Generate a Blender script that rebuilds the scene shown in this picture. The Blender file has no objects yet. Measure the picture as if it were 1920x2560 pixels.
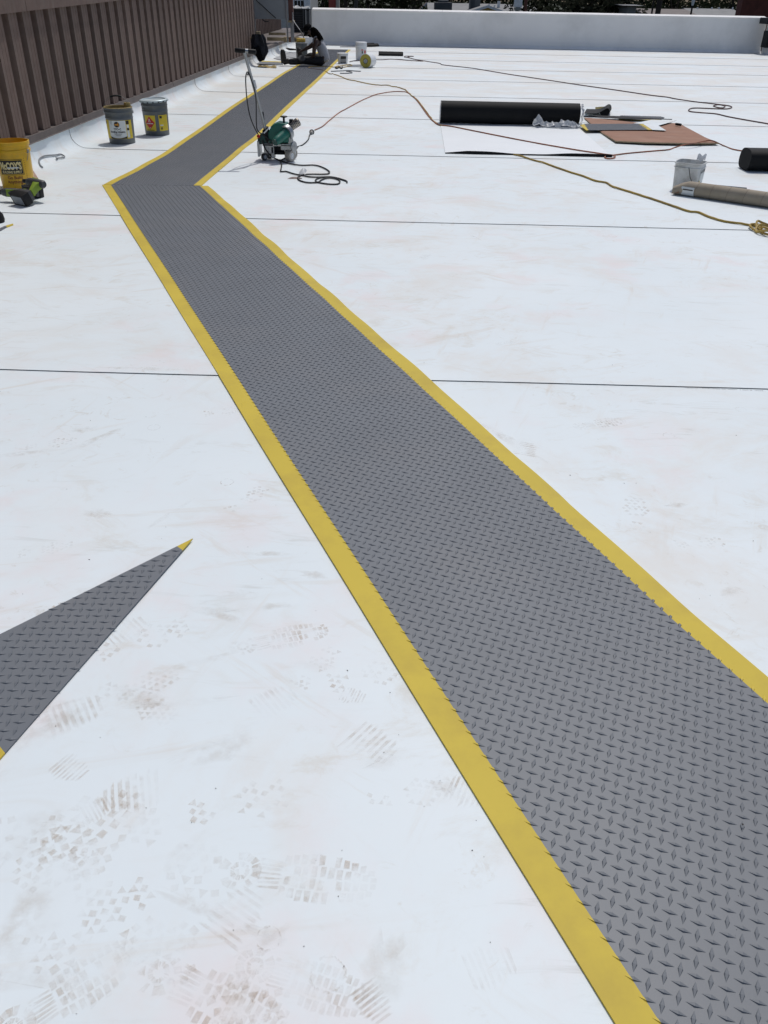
import bpy, bmesh, math, random
from mathutils import Vector, Matrix, noise
R = math.radians
rnd = random.Random(7)
scene = bpy.context.scene
COL = scene.collection

# ------------------------------------------------------------------ camera, sky, sun, exposure
CAM_H = 1.49
FPX, PITCH, ROLL, YAW = 2050.0, 0.5649, 0.0190, 0.0170
def cam_axes():
    cp, sp, cr, sr, cy, sy = math.cos(PITCH), math.sin(PITCH), math.cos(ROLL), math.sin(ROLL), math.cos(YAW), math.sin(YAW)
    F = Vector((-sy*cp, cy*cp, -sp)); r0 = Vector((cy, sy, 0)); u0 = r0.cross(F)
    return cr*r0 + sr*u0, -sr*r0 + cr*u0, F
AX_R, AX_U, AX_F = cam_axes()
cam_data = bpy.data.cameras.new('camera'); cam = bpy.data.objects.new('camera', cam_data); COL.objects.link(cam)
cam_data.sensor_fit = 'VERTICAL'; cam_data.sensor_height = 36.0; cam_data.lens = FPX/2560*36.0
cam_data.clip_start = 0.05; cam_data.clip_end = 2000
m3 = Matrix((AX_R, AX_U, -AX_F)).transposed()
cam.matrix_world = Matrix.Translation((0, 0, CAM_H)) @ m3.to_4x4()
scene.camera = cam

SUN_DIR = Vector((0.15, 0.52, 1.0)).normalized()
sun_el = math.asin(SUN_DIR.z); sun_az = math.atan2(SUN_DIR.x, SUN_DIR.y)
world = bpy.data.worlds.new('World'); scene.world = world; world.use_nodes = True
nt = world.node_tree
sky = nt.nodes.new('ShaderNodeTexSky'); sky.sky_type = 'NISHITA'; sky.sun_disc = False
sky.sun_elevation = sun_el; sky.sun_rotation = sun_az; sky.dust_density = 2.5; sky.air_density = 0.8; sky.ozone_density = 0.6
bgn = nt.nodes['Background']; bgn.inputs['Strength'].default_value = 0.15
nt.links.new(sky.outputs[0], bgn.inputs['Color'])
sd = bpy.data.lights.new('sun', 'SUN'); sd.energy = 3.0; sd.angle = R(0.53); sd.color = (1.0, 0.985, 0.955)
sun = bpy.data.objects.new('sun', sd); COL.objects.link(sun)
sun.rotation_euler = (-SUN_DIR).to_track_quat('-Z', 'Y').to_euler(); sun.location = SUN_DIR*40
vs = scene.view_settings
vs.view_transform = 'Standard'; vs.look = 'None'; vs.gamma = 1.0; vs.use_curve_mapping = False; vs.exposure = -0.59
scene.cycles.max_bounces = 8 if hasattr(scene, 'cycles') else 8

# ------------------------------------------------------------------ surveying helpers (photo point -> place on a known plane)
def ray(x, y):
    return AX_R*((x-960)/FPX) - AX_U*((y-1280)/FPX) + AX_F
def gp(x, y, z=0.0):
    d = ray(x, y); t = (z-CAM_H)/d.z
    return Vector((d.x*t, d.y*t, z))
def at(x, y, Y):
    d = ray(x, y); t = Y/d.y
    return Vector((d.x*t, Y, CAM_H+d.z*t))

# ------------------------------------------------------------------ materials
MATS = {}
def mat(name, col, rough=0.6, metal=0.0, var=0.12, scale=8.0, bump=0.0, bscale=60.0, spec=0.5, dirt=None, dscale=3.0, damt=0.5, coat=0.0, trans=0.0, orand=0.0, streak=1.0):
    """Principled material: base colour varied by object-space noise, optional dirt tint and fine relief."""
    if name in MATS: return MATS[name]
    m = bpy.data.materials.new(name); m.use_nodes = True; n = m.node_tree.nodes; l = m.node_tree.links
    b = n['Principled BSDF']; b.inputs['Roughness'].default_value = rough; b.inputs['Metallic'].default_value = metal
    b.inputs['Specular IOR Level'].default_value = spec; b.inputs['Coat Weight'].default_value = coat
    tc = n.new('ShaderNodeTexCoord'); src = tc.outputs['Object']
    nz = n.new('ShaderNodeTexNoise'); nz.inputs['Scale'].default_value = scale; nz.inputs['Detail'].default_value = 6; l.new(src, nz.inputs['Vector'])
    r = n.new('ShaderNodeValToRGB'); l.new(nz.outputs['Fac'], r.inputs['Fac'])
    c = Vector(col[:3])
    r.color_ramp.elements[0].position = 0.3; r.color_ramp.elements[1].position = 0.7
    r.color_ramp.elements[0].color = (*(c*(1-var)), 1); r.color_ramp.elements[1].color = (*(c*(1+var)), 1)
    out = r.outputs['Color']
    if dirt:
        nd = n.new('ShaderNodeTexNoise'); nd.inputs['Scale'].default_value = dscale; nd.inputs['Detail'].default_value = 8; nd.inputs['Roughness'].default_value = 0.65; mpd = n.new('ShaderNodeMapping'); mpd.inputs['Scale'].default_value = (1, 1, streak); l.new(src, mpd.inputs['Vector']); l.new(mpd.outputs[0], nd.inputs['Vector'])
        rd = n.new('ShaderNodeValToRGB'); rd.color_ramp.elements[0].position = 0.48; rd.color_ramp.elements[1].position = 0.72
        rd.color_ramp.elements[0].color = (0, 0, 0, 1); rd.color_ramp.elements[1].color = (damt, damt, damt, 1); l.new(nd.outputs['Fac'], rd.inputs['Fac'])
        mx = n.new('ShaderNodeMix'); mx.data_type = 'RGBA'; l.new(rd.outputs['Color'], mx.inputs['Factor']); l.new(out, mx.inputs['A']); mx.inputs['B'].default_value = (*dirt, 1)
        out = mx.outputs['Result']
    if orand:
        oi = n.new('ShaderNodeObjectInfo'); mr = n.new('ShaderNodeMapRange'); mr.inputs['To Min'].default_value = 1-orand; mr.inputs['To Max'].default_value = 1+orand; l.new(oi.outputs['Random'], mr.inputs['Value'])
        hs_ = n.new('ShaderNodeHueSaturation'); l.new(mr.outputs[0], hs_.inputs['Value']); l.new(out, hs_.inputs['Color']); out = hs_.outputs['Color']
    l.new(out, b.inputs['Base Color'])
    if bump:
        nb = n.new('ShaderNodeTexNoise'); nb.inputs['Scale'].default_value = bscale; nb.inputs['Detail'].default_value = 4; l.new(src, nb.inputs['Vector'])
        bp = n.new('ShaderNodeBump'); bp.inputs['Strength'].default_value = bump; bp.inputs['Distance'].default_value = 0.004; l.new(nb.outputs['Fac'], bp.inputs['Height']); l.new(bp.outputs['Normal'], b.inputs['Normal'])
    if trans:      # thin plastic lets light through
        tr = n.new('ShaderNodeBsdfTranslucent'); l.new(out, tr.inputs['Color']); ms = n.new('ShaderNodeMixShader'); ms.inputs['Fac'].default_value = trans
        l.new(b.outputs[0], ms.inputs[1]); l.new(tr.outputs[0], ms.inputs[2]); l.new(ms.outputs[0], n['Material Output'].inputs['Surface'])
    MATS[name] = m
    return m

def membrane_material():
    """White roofing membrane with scuffs, tan dust, faint pink and grey rubs; colour only, light comes from sun and sky."""
    m = bpy.data.materials.new('white_membrane'); m.use_nodes = True; n = m.node_tree.nodes; l = m.node_tree.links
    b = n['Principled BSDF']; b.inputs['Roughness'].default_value = 0.55; b.inputs['Specular IOR Level'].default_value = 0.35
    tc = n.new('ShaderNodeTexCoord')
    def noise_(scale, detail, rough=0.6, sx=1, sy=1, dist=0.0, off=(0, 0, 0), rot=0.0):
        mp = n.new('ShaderNodeMapping'); mp.inputs['Scale'].default_value = (sx, sy, 1); mp.inputs['Location'].default_value = off; mp.inputs['Rotation'].default_value = (0, 0, rot)
        if rot: mp.vector_type = 'TEXTURE'; mp.inputs['Scale'].default_value = (1/sx, 1/sy, 1)
        l.new(tc.outputs['Object'], mp.inputs['Vector'])
        t = n.new('ShaderNodeTexNoise'); t.inputs['Scale'].default_value = scale; t.inputs['Detail'].default_value = detail; t.inputs['Roughness'].default_value = rough; t.inputs['Distortion'].default_value = dist
        l.new(mp.outputs[0], t.inputs['Vector']); return t.outputs['Fac']
    def ramp(s, p0, p1, v):
        r = n.new('ShaderNodeMapRange'); r.interpolation_type = 'SMOOTHSTEP'; r.inputs['From Min'].default_value = p0; r.inputs['From Max'].default_value = p1; r.inputs['To Max'].default_value = v; l.new(s, r.inputs['Value']); return r.outputs[0]
    def mul(a, c_):
        x = n.new('ShaderNodeMath'); x.operation = 'MULTIPLY'; l.new(a, x.inputs[0]); l.new(c_, x.inputs[1]); return x.outputs[0]
    def mix(a, fac, col):
        x = n.new('ShaderNodeMix'); x.data_type = 'RGBA'; l.new(fac, x.inputs['Factor'])
        if isinstance(a, tuple): x.inputs['A'].default_value = (*a, 1)
        else: l.new(a, x.inputs['A'])
        x.inputs['B'].default_value = (*col, 1); return x.outputs['Result']
    c = mix((0.725, 0.79, 0.81), ramp(noise_(0.55, 3), 0.35, 0.7, 0.8), (0.775, 0.828, 0.842))
    c = mix(c, mul(ramp(noise_(1.6, 7, 0.68, 1, 1, 0.4), 0.45, 0.70, 0.55), ramp(noise_(0.45, 2, off=(3, 1, 0)), 0.33, 0.58, 1.0)), (0.69, 0.635, 0.565))
    c = mix(c, mul(ramp(noise_(4.5, 8, 0.72, 0.7, 1.2, 0.8), 0.52, 0.68, 0.45), ramp(noise_(0.8, 2, off=(9, 4, 0)), 0.36, 0.6, 1.0)), (0.60, 0.56, 0.48))
    c = mix(c, mul(ramp(noise_(2.4, 5, 0.6, off=(5, 5, 0)), 0.48, 0.70, 0.55), ramp(noise_(0.6, 2, off=(1, 9, 0)), 0.40, 0.62, 1.0)), (0.77, 0.68, 0.67))
    c = mix(c, mul(ramp(noise_(9, 6, 0.7, 0.25, 1.6, 1.0), 0.56, 0.72, 0.45), ramp(noise_(1.1, 2, off=(7, 2, 0)), 0.44, 0.64, 1.0)), (0.47, 0.47, 0.43))
    c = mix(c, ramp(noise_(38, 5, 0.75), 0.70, 0.80, 0.35), (0.42, 0.39, 0.33))
    for k, (rt, sc, o1) in enumerate(((0.5, 2.6, 11), (-0.7, 2.2, 23), (1.25, 3.0, 37), (0.15, 2.0, 51))):     # drag marks and scuffs, fine and directional
        c = mix(c, mul(ramp(noise_(sc, 9, 0.62, 0.45, 3.2, 0.8, (o1, o1*0.3, 0), rt), 0.57, 0.68, 0.34), ramp(noise_(0.9, 3, off=(o1*0.7, 3, 0)), 0.47, 0.64, 1.0)), (0.62, 0.55, 0.46))
    c = mix(c, mul(ramp(noise_(13, 7, 0.7, 1, 1, 1.2, (4, 4, 0)), 0.57, 0.70, 0.40), ramp(noise_(1.3, 3, off=(17, 8, 0)), 0.46, 0.62, 1.0)), (0.52, 0.47, 0.39))
    # the older, dustier strip further back
    sp = n.new('ShaderNodeSeparateXYZ'); l.new(tc.outputs['Object'], sp.inputs[0])
    c = mix(c, mul(ramp(sp.outputs['Y'], 11.5, 17.0, 0.65), ramp(noise_(0.7, 5, 0.6, 1, 1.5, off=(2, 7, 0)), 0.38, 0.62, 1.0)), (0.72, 0.69, 0.63))
    l.new(c, b.inputs['Base Color'])
    bp = n.new('ShaderNodeBump'); bp.inputs['Strength'].default_value = 0.35; bp.inputs['Distance'].default_value = 0.01
    l.new(noise_(2.2, 3, 0.5), bp.inputs['Height']); l.new(bp.outputs[0], b.inputs['Normal'])
    MATS['white_membrane'] = m
    return m

def mud_material(name, col, amount, scale=26.0, lo=0.42, hi=0.62):
    """A dry film of dirt that lets the membrane show through where the noise is thin."""
    m = bpy.data.materials.new(name); m.use_nodes = True; n = m.node_tree.nodes; l = m.node_tree.links
    b = n['Principled BSDF']; b.inputs['Roughness'].default_value = 0.9; b.inputs['Base Color'].default_value = (*col, 1); b.inputs['Specular IOR Level'].default_value = 0.1
    tc = n.new('ShaderNodeTexCoord'); t = n.new('ShaderNodeTexNoise'); t.inputs['Scale'].default_value = scale; t.inputs['Detail'].default_value = 6; t.inputs['Roughness'].default_value = 0.7
    l.new(tc.outputs['Object'], t.inputs['Vector'])
    r = n.new('ShaderNodeMapRange'); r.inputs['From Min'].default_value = lo; r.inputs['From Max'].default_value = hi; r.inputs['To Max'].default_value = amount; l.new(t.outputs['Fac'], r.inputs['Value'])
    t2 = n.new('ShaderNodeTexNoise'); t2.inputs['Scale'].default_value = 9.0; t2.inputs['Detail'].default_value = 4; l.new(tc.outputs['Object'], t2.inputs['Vector']); r2 = n.new('ShaderNodeMapRange'); r2.inputs['From Min'].default_value = 0.40; r2.inputs['From Max'].default_value = 0.62; r2.inputs['To Min'].default_value = 0.12; l.new(t2.outputs['Fac'], r2.inputs['Value']); m2 = n.new('ShaderNodeMath'); m2.operation = 'MULTIPLY'; l.new(r.outputs[0], m2.inputs[0]); l.new(r2.outputs[0], m2.inputs[1])
    at_ = n.new('ShaderNodeAttribute'); at_.attribute_name = 'fade'; mm = n.new('ShaderNodeMath'); mm.operation = 'MULTIPLY'
    l.new(m2.outputs[0], mm.inputs[0]); l.new(at_.outputs['Fac'], mm.inputs[1]); l.new(mm.outputs[0], b.inputs['Alpha'])
    MATS[name] = m
    return m

# ------------------------------------------------------------------ mesh builder
class MB:
    def __init__(self): self.v = []; self.f = []
    def add(self, vs_, fs_):
        o = len(self.v); self.v += [Vector(p) for p in vs_]; self.f += [tuple(i+o for i in f) for f in fs_]; return self
    def box(self, c, s, rot=None):
        x, y, z = s[0]/2, s[1]/2, s[2]/2
        p = [Vector(q) for q in ((-x,-y,-z),(x,-y,-z),(x,y,-z),(-x,y,-z),(-x,-y,z),(x,-y,z),(x,y,z),(-x,y,z))]
        if rot is not None: p = [rot @ q for q in p]
        c = Vector(c)
        return self.add([q+c for q in p], [(0,3,2,1),(4,5,6,7),(0,1,5,4),(1,2,6,5),(2,3,7,6),(3,0,4,7)])
    def tube(self, pts, r, n=8, caps=True, closed=False):
        pts = [Vector(p) for p in pts]; m = len(pts); rs = r if isinstance(r, (list, tuple)) else [r]*m
        vs_ = []; prev = None
        for i, p in enumerate(pts):
            t = (pts[min(i+1, m-1)]-pts[max(i-1, 0)])
            if t.length < 1e-9: t = Vector((0, 0, 1))
            t.normalize()
            a = prev - t*prev.dot(t) if prev is not None else t.cross(Vector((0, 0, 1)) if abs(t.z) < 0.95 else Vector((1, 0, 0)))
            if a.length < 1e-6: a = t.orthogonal()
            a.normalize(); prev = a; b = t.cross(a)
            vs_ += [p+(a*math.cos(2*math.pi*k/n)+b*math.sin(2*math.pi*k/n))*rs[i] for k in range(n)]
        fs_ = [(i*n+k, i*n+(k+1) % n, (i+1)*n+(k+1) % n, (i+1)*n+k) for i in range(m-1) for k in range(n)]
        if caps: fs_ += [tuple(range(n-1, -1, -1)), tuple((m-1)*n+k for k in range(n))]
        return self.add(vs_, fs_)
    def lathe(self, prof, n=32, c=(0, 0, 0), axis=None, cap0=False, cap1=False):
        c = Vector(c); q = Vector((0, 0, 1)).rotation_difference(Vector(axis).normalized()) if axis is not None else None
        vs_ = []
        for r, z in prof:
            for k in range(n):
                a = 2*math.pi*k/n; p = Vector((r*math.cos(a), r*math.sin(a), z))
                vs_.append((q @ p if q else p)+c)
        m = len(prof); fs_ = [(i*n+k, i*n+(k+1) % n, (i+1)*n+(k+1) % n, (i+1)*n+k) for i in range(m-1) for k in range(n)]
        if cap0: fs_.append(tuple(range(n-1, -1, -1)))
        if cap1: fs_.append(tuple((m-1)*n+k for k in range(n)))
        return self.add(vs_, fs_)
    def prism(self, poly, z0, z1):
        n = len(poly); a = sum(poly[i][0]*poly[(i+1) % n][1]-poly[(i+1) % n][0]*poly[i][1] for i in range(n))
        if a < 0: poly = poly[::-1]
        f0 = (lambda p: z0(p)) if callable(z0) else (lambda p: z0); f1 = (lambda p: z1(p)) if callable(z1) else (lambda p: z1)
        vs_ = [(p[0], p[1], f0(p)) for p in poly]+[(p[0], p[1], f1(p)) for p in poly]
        return self.add(vs_, [tuple(range(n-1, -1, -1)), tuple(range(n, 2*n))]+[(i, (i+1) % n, n+(i+1) % n, n+i) for i in range(n)])
    def extrude_x(self, prof, x0, x1, close=True):
        """profile of (y, z) pairs swept along x"""
        n = len(prof); vs_ = [(x0, y, z) for y, z in prof]+[(x1, y, z) for y, z in prof]
        k = n if close else n-1
        fs_ = [(i, n+i, n+(i+1) % n, (i+1) % n) for i in range(k)]
        if close: fs_ += [tuple(range(n)), tuple(range(2*n-1, n-1, -1))]
        return self.add(vs_, fs_)
    def grid(self, fn, nu, nv):
        vs_ = [fn(i/nu, j/nv) for j in range(nv+1) for i in range(nu+1)]
        return self.add(vs_, [(j*(nu+1)+i, j*(nu+1)+i+1, (j+1)*(nu+1)+i+1, (j+1)*(nu+1)+i) for j in range(nv) for i in range(nu)])
    def mesh(self, name, material, smooth=False, bevel=0.0, bseg=2, angle=40, fix=True):
        me = bpy.data.meshes.new(name); me.from_pydata([tuple(p) for p in self.v], [], self.f)
        if bevel or fix:
            bm = bmesh.new(); bm.from_mesh(me)
            if fix: bmesh.ops.recalc_face_normals(bm, faces=bm.faces)
            if bevel:
                es = [e for e in bm.edges if len(e.link_faces) == 2 and e.calc_face_angle(0) > R(30)]
                bmesh.ops.bevel(bm, geom=es, offset=bevel, segments=bseg, affect='EDGES', profile=0.6, clamp_overlap=True)
            bm.to_mesh(me); bm.free()
        if isinstance(material, (list, tuple)):
            for m in material: me.materials.append(m)
        elif material: me.materials.append(material)
        if smooth:
            me.polygons.foreach_set('use_smooth', [True]*len(me.polygons))
            me.set_sharp_from_angle(angle=R(angle))
        me.update(); return me
    def build(self, name, material, parent=None, **kw):
        return link(name, self.mesh(name, material, **kw), parent)

def link(name, data, parent=None, loc=None, rot=None):
    o = bpy.data.objects.new(name, data); COL.objects.link(o)
    if parent: o.parent = parent
    if loc is not None: o.location = loc
    if rot is not None: o.rotation_euler = rot
    return o
def tag(o, label=None, cat=None, group=None, kind=None):
    if label: o['label'] = label
    if cat: o['category'] = cat
    if group: o['group'] = group
    if kind: o['kind'] = kind
    return o
def thing(name, label, cat, loc=(0, 0, 0), rz=0.0, group=None):
    o = link(name, None, None, loc, (0, 0, rz)); o.empty_display_size = 0.1
    return tag(o, label, cat, group)
def struct(o): o['kind'] = 'structure'; return o

def smooth_path(pts, sub=6):
    pts = [Vector(p) for p in pts]; out = []
    for i in range(len(pts)-1):
        p0, p1, p2, p3 = pts[max(i-1, 0)], pts[i], pts[i+1], pts[min(i+2, len(pts)-1)]
        for k in range(sub):
            t = k/sub
            out.append(0.5*((2*p1)+(p2-p0)*t+(2*p0-5*p1+4*p2-p3)*t*t+(3*p1-p0-3*p2+p3)*t**3))
    return out+[pts[-1]]

def cyl_patch(mb, Rf, s_rng, lohi, off=0.0015, n=16, m=1, a0=-math.pi/2):
    """patch on a cylinder of radius Rf(z): arc length s, lower and upper z from lohi(s)"""
    def fn(u, v):
        s = s_rng[0]+(s_rng[1]-s_rng[0])*u; lo, hi = lohi(s); z = lo+(hi-lo)*v; r = Rf(z)+off; a = a0+s/Rf(z)
        return (r*math.cos(a), r*math.sin(a), z)
    return mb.grid(fn, n, m)
def text_mesh(body, size, extrude=0.0, align='CENTER', bold=0.0):
    cu = bpy.data.curves.new('lettering', 'FONT'); cu.body = body; cu.size = size; cu.align_x = align; cu.align_y = 'BOTTOM_BASELINE'; cu.extrude = extrude; cu.offset = bold; cu.resolution_u = 3
    o = bpy.data.objects.new('lettering', cu); COL.objects.link(o)
    dg = bpy.context.evaluated_depsgraph_get(); me = bpy.data.meshes.new_from_object(o.evaluated_get(dg))
    vs_ = [v.co.copy() for v in me.vertices]; fs_ = [tuple(p.vertices) for p in me.polygons]
    bpy.data.objects.remove(o); bpy.data.curves.remove(cu); bpy.data.meshes.remove(me)
    return vs_, fs_
def text_on_cyl(mb, body, size, Rf, s0, z0, off=0.003, bold=0.0, xs=1.0, a0=-math.pi/2):
    vs_, fs_ = text_mesh(body, size, bold=bold); out = []
    for p in vs_:
        z = z0+p.y; r = Rf(z)+off; a = a0+(s0+p.x*xs)/Rf(z); out.append((r*math.cos(a), r*math.sin(a), z))
    return mb.add(out, fs_)

# palette
M_MEM = membrane_material()
M_CLEAN = mat('clean_membrane', (0.82, 0.85, 0.86), 0.5, var=0.02, scale=2, spec=0.3)
M_BLACKMEM = mat('black_membrane', (0.010, 0.0105, 0.011), 0.72, spec=0.2, var=0.2, scale=5, bump=0.15, bscale=14)
M_EDGE = mat('membrane_cut_edge', (0.085, 0.09, 0.095), 0.8)
M_SILING = None
M_GREY = mat('grey_walkway', (0.150, 0.163, 0.180), 0.50, var=0.05, scale=3.0, bump=0.12, bscale=9, spec=0.4, dirt=(0.185, 0.188, 0.195), dscale=1.4, damt=0.75)
M_LUG = mat('grey_walkway_lug', (0.142, 0.155, 0.172), 0.55, var=0.05, scale=6.0, spec=0.35)
M_YEL = mat('yellow_stripe', (0.60, 0.455, 0.050), 0.6, var=0.05, scale=2.5, spec=0.3, dirt=(0.48, 0.35, 0.05), dscale=4.0, damt=0.8, bump=0.1, bscale=7)
M_BROWN = mat('brown_siding_paint', (0.142, 0.095, 0.077), 0.7, spec=0.3, orand=0.12, streak=0.12, var=0.14, scale=14, dirt=(0.19, 0.15, 0.125), dscale=9, damt=0.6, bump=0.05, bscale=30)
M_BROWNF = mat('brown_flashing_paint', (0.105, 0.083, 0.075), 0.55, var=0.16, scale=9, dirt=(0.15, 0.125, 0.105), dscale=6, damt=0.5)
M_PARA = mat('parapet_membrane', (0.86, 0.85, 0.825), 0.55, var=0.035, scale=0.8, dirt=(0.62, 0.61, 0.58), dscale=0.7, damt=0.5, bump=0.3, bscale=1.6, spec=0.3)
M_STEEL = mat('zinc_steel', (0.34, 0.35, 0.36), 0.38, 0.9, var=0.1, scale=20)
M_ALU = mat('cast_aluminium', (0.46, 0.46, 0.44), 0.5, 0.55, var=0.15, scale=25, dirt=(0.28, 0.26, 0.22), dscale=12, damt=0.6)
M_BLACK = mat('black_plastic', (0.010, 0.010, 0.011), 0.6, spec=0.25, var=0.2, scale=20)
M_RUBBER = mat('black_rubber', (0.018, 0.019, 0.020), 0.65, var=0.2, scale=12)
M_GREEN = mat('green_enamel', (0.006, 0.125, 0.088), 0.4, var=0.12, scale=18, dirt=(0.03, 0.10, 0.08), dscale=14, damt=0.4)
M_WHITEP = mat('white_plastic', (0.74, 0.76, 0.77), 0.45, var=0.05, scale=10, dirt=(0.55, 0.52, 0.46), dscale=9, damt=0.5)
M_PAIL = mat('grey_pail_paint', (0.105, 0.118, 0.128), 0.45, 0.1, var=0.12, scale=12, dirt=(0.17, 0.165, 0.12), dscale=7, damt=0.6, bump=0.12, bscale=18)
M_YLAB = mat('yellow_label', (0.72, 0.53, 0.03), 0.5, var=0.06, dirt=(0.45, 0.36, 0.08), dscale=16, damt=0.5)
M_WLAB = mat('white_label', (0.72, 0.75, 0.74), 0.5, var=0.05, dirt=(0.5, 0.48, 0.36), dscale=16, damt=0.4)
M_BLAB = mat('black_print', (0.018, 0.016, 0.014), 0.55)
M_RED = mat('red_print', (0.55, 0.025, 0.022), 0.5)
M_RUST = mat('dried_glue', (0.30, 0.22, 0.075), 0.7, var=0.3, scale=24, bump=0.3, bscale=40)
M_YPLAS = mat('yellow_bucket_plastic', (0.72, 0.42, 0.012), 0.4, var=0.06, scale=7, dirt=(0.36, 0.24, 0.05), dscale=8, damt=0.5)
M_LIME = mat('lime_plastic', (0.20, 0.30, 0.02), 0.5, var=0.1, scale=20)
M_DGREY = mat('dark_grey_plastic', (0.055, 0.056, 0.058), 0.55, var=0.2, scale=20)
M_CARD = mat('brown_cardboard', (0.29, 0.145, 0.088), 0.8, var=0.12, scale=4, dirt=(0.36, 0.215, 0.15), dscale=3, damt=0.6, bump=0.15, bscale=20)
M_CARDE = mat('cardboard_edge', (0.34, 0.27, 0.17), 0.85, var=0.15, scale=30)
M_TUBE = mat('cardboard_tube_paper', (0.335, 0.285, 0.215), 0.8, var=0.08, scale=6, dirt=(0.24, 0.19, 0.13), dscale=5, damt=0.5)
M_ORANGE = mat('orange_cord_rubber', (0.34, 0.125, 0.062), 0.6, var=0.2, scale=9, dirt=(0.10, 0.06, 0.045), dscale=3, damt=0.9)
M_YCORD = mat('yellow_cord_rubber', (0.42, 0.285, 0.055), 0.6, var=0.18, scale=9, dirt=(0.16, 0.11, 0.05), dscale=2.5, damt=0.8)
M_RCORD = mat('dark_red_cord_rubber', (0.085, 0.035, 0.030), 0.6, var=0.25, scale=9)
M_WOOD = mat('weathered_lumber', (0.33, 0.255, 0.145), 0.8, var=0.2, scale=10)
M_GPANEL = mat('grey_sheet_metal', (0.31, 0.335, 0.345), 0.5, 0.1, var=0.07, scale=2, dirt=(0.19, 0.20, 0.20), dscale=2, damt=0.6)
M_WIRE = mat('wire_steel', (0.30, 0.30, 0.30), 0.4, 0.8)

# ------------------------------------------------------------------ the roof: membrane sheets lapped every three metres
SEAM0, SEAM = 3.471, 3.033
WX = -3.64
def sheet_z(y):
    k = math.floor((y-SEAM0)/SEAM); f = (y-SEAM0)/SEAM-k
    return 0.0055-0.004*f
def cove_z(x):
    if x > -3.4555: return 0.0
    s = min(1.0, 1-(x+3.628)/0.1725); return 0.15*(1-math.cos(math.asin(s)))+0.010
def floor_z(x, y): return sheet_z(y)+cove_z(x)
def gpf(px, py):      # point on the roof, following the rise of the membrane at the wall
    z = 0.0
    for _ in range(14):
        p = gp(px, py, z); z = 0.5*z+0.5*cove_z(max(p.x, -3.62))
    p.z = z; return p
deck = MB().box((3.9, 13.6, -0.105), (15.3, 36.8, 0.2)).build('roof_deck', mat('deck_board', (0.3, 0.28, 0.25), 0.9)); struct(deck)
def cove_profile():
    pr = [(12.0, 0.0), (9.0, 0.0), (6.0, 0.0), (4.0, 0.0), (2.5, 0.0), (1.0, 0.0), (-0.5, 0.0), (-2.0, 0.0), (-3.0, 0.0), (-3.30, 0.0)]
    n = 10
    for i in range(1, n+1):
        a = i/n*math.pi/2*0.96; r = 0.15
        pr.append((WX+0.012+r*1.15-r*1.15*math.sin(a), r*(1-math.cos(a))))
    pr.append((WX+0.008, 0.205))
    return pr
PROF = cove_profile()
FINE = []
for i in range(len(PROF)-1):
    (xa, za), (xb, zb) = PROF[i], PROF[i+1]; k = max(1, int(abs(xa-xb)/0.5))
    for j in range(k): FINE.append((xa+(xb-xa)*j/k, za+(zb-za)*j/k))
FINE.append(PROF[-1])
def fine_norm(i):
    a = Vector(FINE[max(i-1, 0)]); b = Vector(FINE[min(i+1, len(FINE)-1)]); t = (b-a).normalized()
    return Vector((t.y, -t.x))
for k in range(-2, 9):
    y0 = SEAM0+k*SEAM; y1 = min(y0+SEAM+0.10, 30.86); ny = 26; N = len(FINE)
    vs_, fs_ = [], []
    for j in range(ny+1):
        f = j/ny
        for i, (x, z) in enumerate(FINE):
            nrm = fine_norm(i)
            wob = 0.009*noise.noise((x*0.55, k*3.1, 0))+0.004*noise.noise((x*2.3, k*5.7, 2))
            y = y0+(y1-y0)*f+(wob if j == 0 else 0)
            d = 0.0055-0.004*min((y-y0)/SEAM, 1.0)
            steep = min(1.0, max(0.0, (-3.25-x)/0.2))
            d += steep*(0.007*noise.noise((z*9, y*2.6, 1.0))+0.006*noise.noise((z*4, y*7.5, 5.0))+0.004)
            vs_.append((x+nrm.x*d, y, z+nrm.y*d))
    for j in range(ny):
        for i in range(N-1): fs_.append((j*N+i, j*N+i+1, (j+1)*N+i+1, (j+1)*N+i))
    top = MB().add(vs_, fs_).build('membrane_sheet', M_MEM, deck, smooth=True, fix=False)
    if top.data.polygons[0].normal.z < 0: top.data.flip_normals()
    # the cut near edge of the lap, where the black core shows
    lo = [Vector(p) for p in vs_[:N]]; nn = [fine_norm(i) for i in range(N)]
    a_ = [(p.x+q.x*0.0003, p.y+0.0002, p.z+q.y*0.0003) for p, q in zip(lo, nn)]
    b_ = [(p.x+q.x*0.0003, p.y-0.0004, p.z+q.y*0.0003) for p, q in zip(lo, nn)]
    c_ = [(p.x-q.x*0.004, p.y-0.0012, p.z-q.y*0.0013) for p, q in zip(lo, nn)]
    e = MB().add(a_+b_+c_, [(r*N+i, r*N+i+1, (r+1)*N+i+1, (r+1)*N+i) for r in range(2) for i in range(N-1)])
    e.build('lap_edge', M_EDGE, top, fix=False)

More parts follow.
